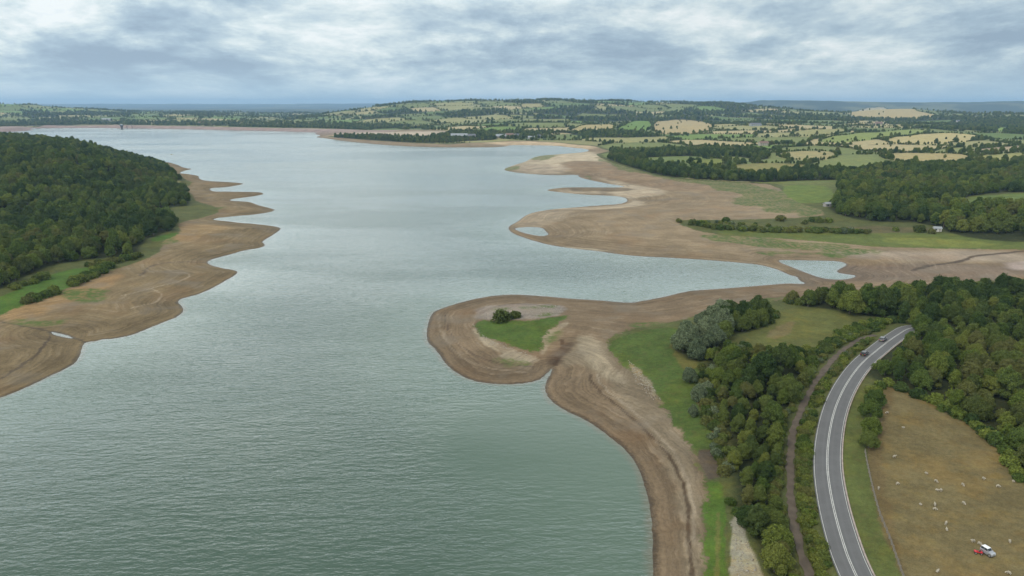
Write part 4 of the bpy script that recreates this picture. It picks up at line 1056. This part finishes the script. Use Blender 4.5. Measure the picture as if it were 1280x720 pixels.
def car(name, label, cat, loc, rz, L=4.5, W=1.85, Hh=1.48, paint=BLACKP, roofp=None, boxy=False, group=None):
    e = bpy.data.objects.new(name, None); COL.objects.link(e); e.location = loc; e.rotation_euler = (0,0,rz)
    h = L/2; b0 = .32
    # side profile of the lower body, front at +y
    prof = [(-h, b0+.08), (-h-.02, .62), (-h+.05, .92), (-h+.25, .98 if not boxy else 1.0), (h*.30, .98), (h*.55, .92), (h*.9, .80), (h, .62), (h-.02, b0+.05), (h-.25, b0-.08), (-h+.25, b0-.08)]
    if boxy: prof = [(-h, b0+.08), (-h, 1.02), (-h+.1, 1.08), (h*.35, 1.08), (h*.9, 1.0), (h, .86), (h, b0+.05), (h-.2, b0-.02), (-h+.2, b0-.02)]
    m = MB(); secs = [(-W/2, .90), (-W/2*.97, 1.0), (W/2*.97, 1.0), (W/2, .90)]
    n = len(prof); V = []
    for x, s in [(-W/2, .0), (-W/2*.93, 1.), (W/2*.93, 1.), (W/2, .0)]:
        for (y, z) in prof:
            ins = .06 if s == 0 else 0; cz = .62
            V.append((x, y*(1-ins*.5), cz+(z-cz)*(1-ins*1.8)))
    F = []
    for k in range(3):
        for i in range(n): F.append((k*n+i, k*n+(i+1) % n, (k+1)*n+(i+1) % n, (k+1)*n+i))
    F.append(tuple(range(n-1, -1, -1))); F.append(tuple(range(3*n, 4*n)))
    m.add(V, F); m.build('body', paint, e)
    zb = .97 if not boxy else 1.07; y0, y1, y2, y3 = ((-h+.12, -h+.5, h*.05, h*.42) if not boxy else (-h+.06, -h+.16, h*.12, h*.34))
    wb, wt = W*.46, W*.39
    m = MB(); V = [(-wb,y0,zb),(wb,y0,zb),(wb,y3,zb),(-wb,y3,zb),(-wt,y1,Hh-.05),(wt,y1,Hh-.05),(wt,y2,Hh-.05),(-wt,y2,Hh-.05)]
    m.add(V, [(0,1,5,4),(1,2,6,5),(2,3,7,6),(3,0,4,7)]); m.build('windows', GLASS, e)
    m = MB(); m.box(-wt-.02, wt+.02, y1-.04, y2+.04, Hh-.05, Hh+.01, tx=.05, ty=.06); m.build('roof', roofp or paint, e)
    for sx_ in (-1, 1):       # pillars
        m = MB(); m.tube((sx_*wb, y0, zb), (sx_*wt, y1, Hh-.03), .045, .04, 5); m.tube((sx_*wb, y3, zb), (sx_*wt, y2, Hh-.03), .04, .035, 5); m.tube((sx_*wb*1.005, (y0+y3)/2-.1, zb), (sx_*wt*1.005, (y1+y2)/2-.05, Hh-.03), .04, .035, 5)
        m.build('window_pillars', paint, e)
        for yy, nm in ((h*.62, 'f'), (-h*.62, 'r')): wheel(e, sx_*(W/2-.10), yy, .33 if not boxy else .37, .22)
        m = MB(); m.box(sx_*W*.36-.16, sx_*W*.36+.16, -h-.035, -h+.05, .68, .84); m.build('tail_light', LAMPR, e)
        m = MB(); m.box(sx_*W*.34-.18, sx_*W*.34+.18, h-.10, h+.02, .62, .74); m.build('headlight', LAMPW, e)
        m = MB(); m.box(sx_*(W/2+.06)-.08, sx_*(W/2+.06)+.08, h*.36, h*.36+.1, .98, 1.1); m.build('wing_mirror', paint, e)
    m = MB(); m.box(-.26, .26, -h-.05, -h-.03, .46, .57); m.build('number_plate', PLATE, e)
    tag(e, label, cat, group); return e
def on_road(px_, py_, off):
    p = survey([(px_, py_)])[0]; d = np.hypot(*(ROAD1-p).T); i = int(d.argmin()); t = T[i]; q = ROAD1[i]+NR[i]*off
    return (q[0], q[1], float(RH1[i])+.04), math.atan2(-t[0], t[1])
l, a = on_road(1084, 445, -1.9); car('car', 'black hatchback driving away on the left lane, nearer of the two cars', 'car', l, a, paint=BLACKP, group='cars on the road')
l, a = on_road(1107, 427, -1.9); car('car', 'dark grey estate car on the left lane, farther of the two cars', 'car', l, a, L=4.6, Hh=1.55, paint=GREYP, group='cars on the road')
p = survey([(1234, 693)])[0]; z = float(hz(*p))
car('farm_vehicle', 'small silver four wheel drive with white roof parked in the brown sheep field', 'off-road car', (p[0], p[1], z), R(180+22), L=2.5, W=1.3, Hh=1.6, paint=SILV, roofp=WHITEP, boxy=True)
p = survey([(1222.5, 692)])[0]; z = float(hz(*p))
e = bpy.data.objects.new('quad_bike', None); COL.objects.link(e); e.location = (p[0], p[1], z); e.rotation_euler = (0,0,R(70)); tag(e, 'small red quad bike standing beside the silver four wheel drive', 'quad bike')
m = MB(); m.box(-.28,.28,-.75,.75,.42,.66, tx=.05, ty=.1); m.box(-.5,.5,.35,.95,.60,.72, tx=.06, ty=.08); m.box(-.5,.5,-.95,-.35,.60,.72, tx=.06, ty=.08); m.ball((0,.2,.74), (.2,.34,.16)); m.build('body', RED, e)
m = MB(); m.box(-.17,.17,-.55,.1,.68,.82, tx=.04, ty=.05); m.build('seat', DARKPL, e)
m = MB(); m.tube((0,.42,.7),(0,.34,1.0),.04,.03); m.tube((-.38,.3,1.02),(.38,.3,1.02),.025,.025); m.build('handlebar', DARKPL, e)
for sx_ in (-1,1):
    for yy in (.62,-.62): wheel(e, sx_*.46, yy, .28, .26)
m = MB(); m.tube((-.3,-.95,.72),(-.3,-1.3,.74),.02,.02); m.tube((.3,-.95,.72),(.3,-1.3,.74),.02,.02); m.tube((-.34,-1.3,.74),(.34,-1.3,.74),.02,.02); m.tube((-.34,-1.1,.73),(.34,-1.1,.73),.02,.02); m.build('rack', DARKPL, e); e.scale = (.8,.8,.8)

# ------------------------------------------------------------------ sheep
WOOL = simple('wool', (.38,.34,.26), .95, var=.15, scale=6, bump=.6); FACE = simple('sheep_face', (.50,.44,.36), .9)
def sheep_mesh(seed, lying, graze):
    """one continuous animal: a skinned skeleton"""
    r = random.Random(seed); me = bpy.data.meshes.new('sheep'); dz = -.38 if lying else 0
    hb = .72+dz
    V = [(0,0,hb),(0,.38,hb+.02),(0,-.38,hb+.01),(0,.60,hb+.12 if not graze else hb-.04),(0,.80,hb+.30 if not graze else hb-.34),(0,1.0,hb+.24 if not graze else hb-.50),(0,-.60,hb-.05)]
    Rr = [(.33,.31),(.29,.28),(.30,.29),(.16,.17),(.125,.13),(.07,.075),(.06,.07)]
    E = [(0,1),(0,2),(1,3),(3,4),(4,5),(2,6)]
    for sx_ in (-1,1):
        for yb, par in ((.36,1),(-.38,2)):
            b = len(V)
            if lying: V += [(sx_*.22,yb,.2),(sx_*.30,yb+.18,.09),(sx_*.26,yb+.36,.07)]
            else: V += [(sx_*.15,yb,.46),(sx_*.15,yb+(.03 if yb > 0 else -.05),.24),(sx_*.15,yb,.02)]
            Rr += [(.10,.10),(.055,.055),(.045,.045)]; E += [(par,b),(b,b+1),(b+1,b+2)]
    b = len(V)      # ears
    V += [(-.17,V[4][1]-.03,V[4][2]+.03),(.17,V[4][1]-.03,V[4][2]+.03)]; Rr += [(.03,.025)]*2; E += [(4,b),(4,b+1)]
    me.from_pydata(V, E, []); o = bpy.data.objects.new('sheep', me); COL.objects.link(o)
    md = o.modifiers.new('skin', 'SKIN'); md.use_smooth_shade = True
    for i, rr in enumerate(Rr): me.skin_vertices[0].data[i].radius = rr
    me.skin_vertices[0].data[0].use_root = True
    s = o.modifiers.new('sub', 'SUBSURF'); s.levels = 1; s.render_levels = 1
    bpy.context.view_layer.update(); dg = bpy.context.evaluated_depsgraph_get(); nm = bpy.data.meshes.new_from_object(o.evaluated_get(dg)); nm.name = 'sheep'
    bpy.data.objects.remove(o); nm.materials.clear(); nm.materials.append(WOOL); nm.materials.append(FACE)
    for p_ in nm.polygons:
        c = p_.center; p_.use_smooth = True
        if c.y > .72 or (c.z < .38 and not lying): p_.material_index = 1
    return nm
SM = [sheep_mesh(1, False, True), sheep_mesh(2, False, False), sheep_mesh(3, True, False)]
SHEEP = [((1109,517),0,'white sheep grazing close to the bushes at the top left of the brown field'),((1129.5,535),2,'white sheep lying alone in the upper part of the brown field'),
 ((1117.5,572),1,'white sheep level with the end of the post fence'),((1157.5,592),2,'small looking white sheep lying alone in the centre top of the field'),
 ((1169.5,602.5),0,'white sheep grazing just above a close pair in mid field'),((1121.5,606),0,'white sheep second nearest to the post fence'),((1098,612),0,'white sheep right against the post fence'),
 ((1176,614),1,'right hand sheep of the upper close pair in mid field'),((1171,613),2,'left hand lying sheep of the upper close pair'),((1203,607),0,'white sheep grazing midway between the fence and the wood'),
 ((1229,599.5),1,'white sheep standing near the thicket in the upper right of the field'),((1247,609),0,'white sheep below the upper right one near the thicket'),((1266.5,602),2,'white sheep lying at the thicket edge at far right'),
 ((1204,630),0,'large white sheep grazing alone right of the middle pair'),((1150.5,631),2,'faint white sheep lying left of the middle pair'),((1168.5,632.5),1,'upper sheep of the middle pair standing one below the other'),
 ((1168,637.5),0,'lower sheep of the middle pair standing one below the other'),((1182,656),1,'upper sheep of the pair above the bottom of the field'),((1183.5,663),2,'lower lying sheep of the pair above the bottom of the field'),
 ((1216.5,678),1,'white sheep standing just left of the parked vehicle'),((1224,681),0,'white sheep between the parked vehicle and the sheep on its left'),((1262,678.5),0,'white sheep grazing right of the parked vehicle'),
 ((1171.5,715),2,'white sheep lying at the bottom edge of the photo'),((1261,718),0,'white sheep at the bottom edge below the parked vehicle')]
for k, (pp, t_, lab) in enumerate(SHEEP):
    p = survey([pp])[0]; o = obj('sheep', SM[t_], None, (p[0], p[1], float(hz(*p))), random.uniform(0, 6.28)); o.scale = (.70,)*3; tag(o, lab, 'sheep', 'sheep in the brown field')

# ------------------------------------------------------------------ post fence beside the verge
WOODP = simple('weathered_wood', (.19,.17,.14), .9, var=.25, scale=5); WIRE = simple('wire', (.25,.25,.25), .5, .6)
fp = survey([(1081,566),(1084,583),(1087.5,600),(1093,622),(1099,645),(1110,670),(1117,690),(1122.5,705),(1128,722),(1140,750)])
FPt = resample(smooth_open(fp, 2), 2.2)
e = bpy.data.objects.new('post_fence', None); COL.objects.link(e); c0 = (FPt[0][0], FPt[0][1], float(hz(*FPt[0]))); e.location = c0; tag(e, 'weathered wooden post and rail fence between road verge and brown sheep field', 'fence')
pz = hz(FPt[:,0], FPt[:,1])
for i, p in enumerate(FPt):
    m = MB(); x, y, z = p[0]-c0[0], p[1]-c0[1], pz[i]-c0[2]; hgt = 1.25+.08*math.sin(i*2.3); m.box(x-.08,x+.08,y-.08,y+.08,z-.3,z+hgt, tx=.01, ty=.01); m.build('post', WOODP, e)
for hh_ in (.35, .72, 1.05):
    m = MB()
    for i in range(len(FPt)-1):
        a_ = (FPt[i][0]-c0[0], FPt[i][1]-c0[1], pz[i]-c0[2]+hh_); b_ = (FPt[i+1][0]-c0[0], FPt[i+1][1]-c0[1], pz[i+1]-c0[2]+hh_); m.tube(a_, b_, .045, .045, 4)
    m.build('rail', WOODP, e)

# ------------------------------------------------------------------ buildings
STONE = simple('stone_wall', (.36,.32,.26), .9, var=.2, scale=1.5); RENDER = simple('white_render', (.52,.50,.46), .85, var=.06); SLATE = simple('slate_roof', (.13,.135,.15), .7, var=.15, scale=3); TILE = simple('brown_tiles', (.20,.13,.10), .8, var=.2, scale=3); SHEET = simple('sheet_metal', (.32,.34,.35), .5, .2, var=.06); TIMBER = simple('grey_timber', (.30,.28,.25), .9, var=.2, scale=3); FRAME = simple('window_glass', (.05,.06,.07), .15)
def house(name, label, pxy, L, W, Hw, Hr, rz, wm, rm, chim=True, nw=3, cat='house', group=None, door=True):
    p = survey([pxy])[0]; e = bpy.data.objects.new(name, None); COL.objects.link(e); e.location = (p[0], p[1], float(hz(*p))-.1); e.rotation_euler = (0,0,rz); tag(e, label, cat, group)
    m = MB(); x, y = L/2, W/2
    m.poly([(-x,-y,0),(x,-y,0),(x,-y,Hw),(-x,-y,Hw)]); m.poly([(x,y,0),(-x,y,0),(-x,y,Hw),(x,y,Hw)]); m.poly([(x,-y,0),(x,y,0),(x,y,Hw),(x,0,Hw+Hr-.06),(x,-y,Hw)]); m.poly([(-x,y,0),(-x,-y,0),(-x,-y,Hw),(-x,0,Hw+Hr-.06),(-x,y,Hw)])
    m.build('wall', wm, e)
    m = MB(); o_ = .35; t_ = .18; sl = Hr/y
    for s in (-1,1):
        A = (-x-o_, s*(y+o_), Hw-o_*sl); B = (x+o_, s*(y+o_), Hw-o_*sl); Cc = (x+o_, 0, Hw+Hr); Dd = (-x-o_, 0, Hw+Hr)
        up_ = lambda q: (q[0], q[1], q[2]+t_)
        m.poly([up_(A), up_(B), up_(Cc), up_(Dd)]); m.poly([A, Dd, Cc, B]); m.poly([A, B, up_(B), up_(A)]); m.poly([B, Cc, up_(Cc), up_(B)]); m.poly([Dd, A, up_(A), up_(Dd)])
    rf = m.build('roof', rm, e)
    if chim: m = MB(); m.box(x*.6-.4, x*.6+.4, -.4, .4, Hw+Hr-.6, Hw+Hr+1.3); m.build('chimney', STONE, rf)
    fl = [1.5] if Hw < 4 else [1.5, 4.2]
    for z in fl:
        for k in range(nw):
            cx_ = -x+L*(k+.5)/nw
            if door and z == fl[0] and k == nw//2: continue
            m = MB(); m.box(cx_-.55, cx_+.55, -y-.04, -y-.005, z-.6, z+.6); m.build('window', FRAME, e)
    if door: cx_ = -x+L*(nw//2+.5)/nw; m = MB(); m.box(cx_-.5, cx_+.5, -y-.05, -y-.005, 0, 2.1); m.build('door', TIMBER, e)
    return e
G = 'lakeside village houses'
house('visitor_hall', 'long low stone hall with pale roof behind the far wooded spit', (574,171.8), 46, 16, 5, 6, .1, STONE, SHEET, False, 8, 'hall', G)
house('stone_house', 'stone house with grey roof right of the long hall', (590,172.3), 20, 12, 5.5, 5, -.15, STONE, SLATE, True, 4, 'house', G)
house('stone_barn', 'grey roofed barn at the left of the lakeside buildings near the beach', (626,172.4), 28, 14, 5, 5.5, .2, STONE, SHEET, False, 5, 'barn', G)
house('village_house', 'brown roofed house in the middle of the lakeside buildings', (637,171.5), 22, 12, 6, 5, -.1, STONE, TILE, True, 4, 'house', G)
house('village_house', 'slate roofed house between brown roof and white building by the shore', (647,171.8), 20, 12, 5.5, 5, .3, STONE, SLATE, True, 4, 'house', G)
house('boat_house', 'white lakeside building nearest the beach', (664,173.6), 18, 11, 4.5, 3.5, 0, RENDER, SHEET, False, 4, 'boathouse', G)
house('village_house', 'small white house at the right end of the lakeside buildings', (673,172.6), 14, 9, 5, 4, .4, RENDER, SLATE, True, 3, 'house', G)
house('farm_shed', 'large blue grey farm shed on the hillside right of the tan field', (944,157.5), 34, 20, 6, 4, .1, SHEET, SLATE, False, 5, 'shed')
house('farm_house', 'white farmhouse among trees on the right skyline', (1198,153.5), 18, 10, 6, 5, .1, RENDER, SLATE, True, 4, 'farmhouse')
house('farm_house', 'stone farmhouse left of the white one on the right hills', (1098,156), 24, 12, 6, 5, -.2, STONE, TILE, True, 4, 'farmhouse')
house('field_barn', 'pale roofed field barn below the domed tan hill', (1062,147.5), 40, 16, 6, 5, 0, STONE, SHEET, False, 5, 'barn')
house('hill_farm', 'brown roofed farm beside the wooded belt at centre right', (954,182), 20, 10, 5.5, 4, .2, STONE, TILE, True, 4, 'farmhouse')
house('far_barn', 'pale barn in the trees beyond the dam on the far left', (134,151), 46, 20, 7, 5, 0, SHEET, SHEET, False, 5, 'barn')
house('far_house', 'pale house beyond the dam right of the valve tower', (253,155.5), 34, 16, 7, 5, 0, RENDER, TILE, True, 4, 'house')
house('bird_hide', 'small pale roofed hut at the left end of the right bank wood', (1035.5,258), 8, 4.5, 2.6, 1.2, .2, TIMBER, SHEET, False, 2, 'hut', 'huts on the right bank')
house('bird_hide', 'small white hut at the edge of the bright green meadow', (1171,289), 5, 3.6, 2.4, 1.0, -.2, RENDER, SHEET, False, 2, 'hut', 'huts on the right bank')

# valve tower standing in the lake by the dam
p = flat(152.5, 161.2); e = bpy.data.objects.new('valve_tower', None); COL.objects.link(e); e.location = (p[0], p[1], 0); tag(e, 'dark round valve tower with flared top standing in the lake before the dam', 'tower')
TOWER = simple('dark_concrete', (.10,.085,.08), .85, var=.15, scale=.5)
m = MB(); m.tube((0,0,-5),(0,0,9),4.3,4.3,20); m.tube((0,0,9),(0,0,12),4.3,6.6,20); m.build('shaft', TOWER, e)
m = MB(); m.tube((0,0,12),(0,0,15.5),6.6,6.6,20); m.build('gallery', FRAME, e)
m = MB(); m.tube((0,0,15.5),(0,0,16.2),7.2,7.2,20); m.tube((0,0,16.2),(0,0,20.5),6.9,.6,20); m.build('roof', SHEET, e)
m = MB(); m.box(-1.2,1.2,6.4,120,12.6,13.3)
for yy in (40, 80): m.box(-.7,.7,yy-.7,yy+.7,-5,12.6)
m.build('footbridge', TOWER, e)
# small yellow buoy boat on the water
p = flat(214.5, 193.2); e = bpy.data.objects.new('fishing_boat', None); COL.objects.link(e); e.location = (p[0], p[1], 0); e.rotation_euler = (0,0,R(80)); tag(e, 'tiny pale yellow fishing boat on open water off the wooded hill', 'boat')
m = MB(); S_ = [(-2.4,.75),(-1.0,.95),(.6,.9),(1.9,.5),(2.7,.02)]
for i in range(len(S_)-1):
    (ya,wa),(yb,wb_) = S_[i],S_[i+1]
    for s in (-1,1): m.poly([(s*wa*.6,ya,-.2),(s*wb_*.6,yb,-.2),(s*wb_,yb,.65),(s*wa,ya,.65)])
    m.poly([(-wa*.9,ya,.3),(wa*.9,ya,.3),(wb_*.9,yb,.3),(-wb_*.9,yb,.3)])
m.poly([(-.45,-2.4,-.2),(.45,-2.4,-.2),(.75,-2.4,.65),(-.75,-2.4,.65)])
m.build('hull', simple('yellow_hull', (.55,.50,.25), .5), e)
m = MB(); m.box(-.8,.8,-1.2,-.9,.45,.5); m.box(-.8,.8,.4,.7,.45,.5); m.build('bench', TIMBER, e)
m = MB(); m.box(-.2,.2,-2.75,-2.4,.3,.95, tx=.04, ty=.04); m.tube((0,-2.6,.3),(0,-2.65,-.5),.06,.06); m.build('outboard_motor', DARKPL, e)

# scattered stones and drift on the shore (nobody could count them)
RK = simple('shore_stone', (.30,.27,.22), .9, var=.3, scale=3)
def rocks(name, polys, dens, s0, s1, label, mat, seed):
    r = np.random.default_rng(seed); V = []; F = []; b = 0
    base = np.array([(1,0,0),(0,1,0),(-1,0,0),(0,-1,0),(0,0,1),(0,0,-1)], float); bf = np.array([(0,1,4),(1,2,4),(2,3,4),(3,0,4),(1,0,5),(2,1,5),(3,2,5),(0,3,5)])
    for pp in polys:
        P = region(pp, it=0); A = (P[:,0].max()-P[:,0].min())*(P[:,1].max()-P[:,1].min()); n = int(A*dens)
        x = r.uniform(P[:,0].min(), P[:,0].max(), n); y = r.uniform(P[:,1].min(), P[:,1].max(), n); k = sdf(x, y, P, 50.) > 0; x = x[k]; y = y[k]; z = hz(x, y)
        for i in range(len(x)):
            s = r.uniform(s0, s1)*(1+1.0*(r.random() > .95)); a = r.uniform(0, 6.28); W = base*np.array([s*r.uniform(.7,1.3), s*r.uniform(.6,1.), s*.55]); W += r.uniform(-.2,.2,W.shape)*s*.5
            W = np.stack([W[:,0]*math.cos(a)-W[:,1]*math.sin(a), W[:,0]*math.sin(a)+W[:,1]*math.cos(a), W[:,2]], 1)+(x[i], y[i], z[i]+.02); V.append(W); F.append(bf+b); b += 6
    tag(obj(name, mesh_np(name, np.vstack(V), np.vstack(F), [mat])), label, 'stones', kind='stuff')
rocks('shore_stones', [[(914,655),(922,642),(930,662),(945,700),(958,730),(915,730)], [(785,450),(800,462),(828,500),(815,500),(795,478)], [(598,398),(610,386),(700,382),(705,390),(660,398),(620,400)], [(590,404),(612,425),(672,446),(676,450),(606,432)]], 1.3, .12, .30, 'pale loose stones on the near stone bank, beach top and headland', RK, 5)
rocks('mud_clods', [[(690,462),(760,470),(800,520),(845,590),(858,720),(817,720),(812,630),(790,565),(740,525),(690,495)], [(540,400),(600,384),(590,440),(640,470),(590,470),(550,435)]], .35, .06, .16, 'small dark clods and stones scattered over the near beach', simple('mud_clod', (.14,.11,.08), .95), 6)

# ------------------------------------------------------------------ haze
m, nt = newmat('haze'); n = N(nt)
v = nt.nodes.new('ShaderNodeVolumePrincipled'); v.inputs['Color'].default_value = (.46,.72,1,1); v.inputs['Density'].default_value = 6.5e-5; v.inputs['Anisotropy'].default_value = 0.1
n.out(None, v)
b = MB(); b.box(-34000,34000,-600,27600,-10.5,300); hz_o = b.build('haze', m); tag(hz_o, kind='stuff')

# ------------------------------------------------------------------ sky
SUN_EL, SUN_AZ = R(48), R(-125)      # azimuth from +Y towards +X
w = bpy.data.worlds.new('World'); S.world = w; w.use_nodes = True; nt = w.node_tree; nt.nodes.clear(); n = N(nt)
sky = nt.nodes.new('ShaderNodeTexSky'); sky.sky_type = 'NISHITA'; sky.sun_disc = False; sky.sun_elevation = SUN_EL; sky.sun_rotation = SUN_AZ
g = n('ShaderNodeTexCoord').outputs['Generated']; sep = n('ShaderNodeSeparateXYZ', None, Vector=g)
zz = n.math('MAXIMUM', sep.outputs[2], 0.0); inv = n.math('DIVIDE', 1.0, n.math('ADD', zz, .26))
uv = n('ShaderNodeCombineXYZ', None, X=n.math('MULTIPLY', sep.outputs[0], inv), Y=n.math('MULTIPLY', sep.outputs[1], inv), Z=3.7).outputs[0]
wv = n('ShaderNodeTexNoise', None, Vector=uv, Scale=.5, Detail=3.); 
wsc = n('ShaderNodeVectorMath', {'operation': 'MULTIPLY_ADD'}); n.set(wsc, 0, wv.outputs['Color']); wsc.inputs[1].default_value = (.6,.6,0); n.set(wsc, 2, uv)
n1 = n.noise(wsc.outputs[0], 1.7, 8, .58); n2 = n.noise(wsc.outputs[0], 4.2, 7, .68); n3 = n.noise(uv, .6, 3, .5)
k = n.math('ADD', n.math('MULTIPLY', n1, .60), n.math('ADD', n.math('MULTIPLY', n2, .32), n.math('MULTIPLY', n3, .26)))
cr = nt.nodes.new('ShaderNodeValToRGB'); nt.links.new(k, cr.inputs[0]); cr.color_ramp.elements.remove(cr.color_ramp.elements[1])
el = cr.color_ramp.elements; stops = [(.475,(3.3,4.3,5.4)),(.53,(4.2,5.4,6.4)),(.575,(5.5,6.7,7.4)),(.62,(7.3,8.3,8.5)),(.67,(9.3,9.8,9.8))]
el[0].position = stops[0][0]; el[0].color = c4([x/10 for x in stops[0][1]])
for p_, c_ in stops[1:]: e_ = el.new(p_); e_.color = c4([x/10 for x in c_])
cl = n.scalev(cr.outputs[0], 10.0)
# paler, bluer towards the horizon where the deck thins out
hf = n.mapr(sep.outputs[2], 0.0, .06, .7, 0.)
cl = n.mix(hf, cl, (5.2,6.9,8.0,1))
bnd = n.math('MULTIPLY', n.mapr(sep.outputs[2], .125, .21), n.mapr(sep.outputs[2], .31, .50, 1., .08)); up_ = n.math('MULTIPLY_ADD', bnd, 2.15, 1.0)  # extra bright sky band added above the view so the water reflects paler
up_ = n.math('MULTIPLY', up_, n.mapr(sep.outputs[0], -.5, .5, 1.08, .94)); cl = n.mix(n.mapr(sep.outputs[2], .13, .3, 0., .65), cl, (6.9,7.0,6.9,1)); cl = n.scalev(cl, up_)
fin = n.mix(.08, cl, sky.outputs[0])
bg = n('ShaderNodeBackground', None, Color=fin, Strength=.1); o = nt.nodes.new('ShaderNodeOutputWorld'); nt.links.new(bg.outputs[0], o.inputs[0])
ld = bpy.data.lights.new('sun', 'SUN'); ld.energy = 1.6; ld.angle = R(9); ld.color = (1, .91, .78); so_ = bpy.data.objects.new('sun', ld); COL.objects.link(so_)
from mathutils import Vector
dv = Vector((math.sin(SUN_AZ)*math.cos(SUN_EL), math.cos(SUN_AZ)*math.cos(SUN_EL), math.sin(SUN_EL)))
so_.rotation_euler = dv.to_track_quat('Z', 'Y').to_euler(); so_.location = (0, 0, 300)
# remove the unused instances' leftovers
S.render.engine = 'CYCLES'
S.cycles.volume_bounces = 0; S.cycles.max_bounces = 6; S.cycles.volume_max_steps = 64
S.view_settings.view_transform = 'Standard'; S.view_settings.look = 'None'; S.view_settings.gamma = 1; S.view_settings.exposure = 0.0
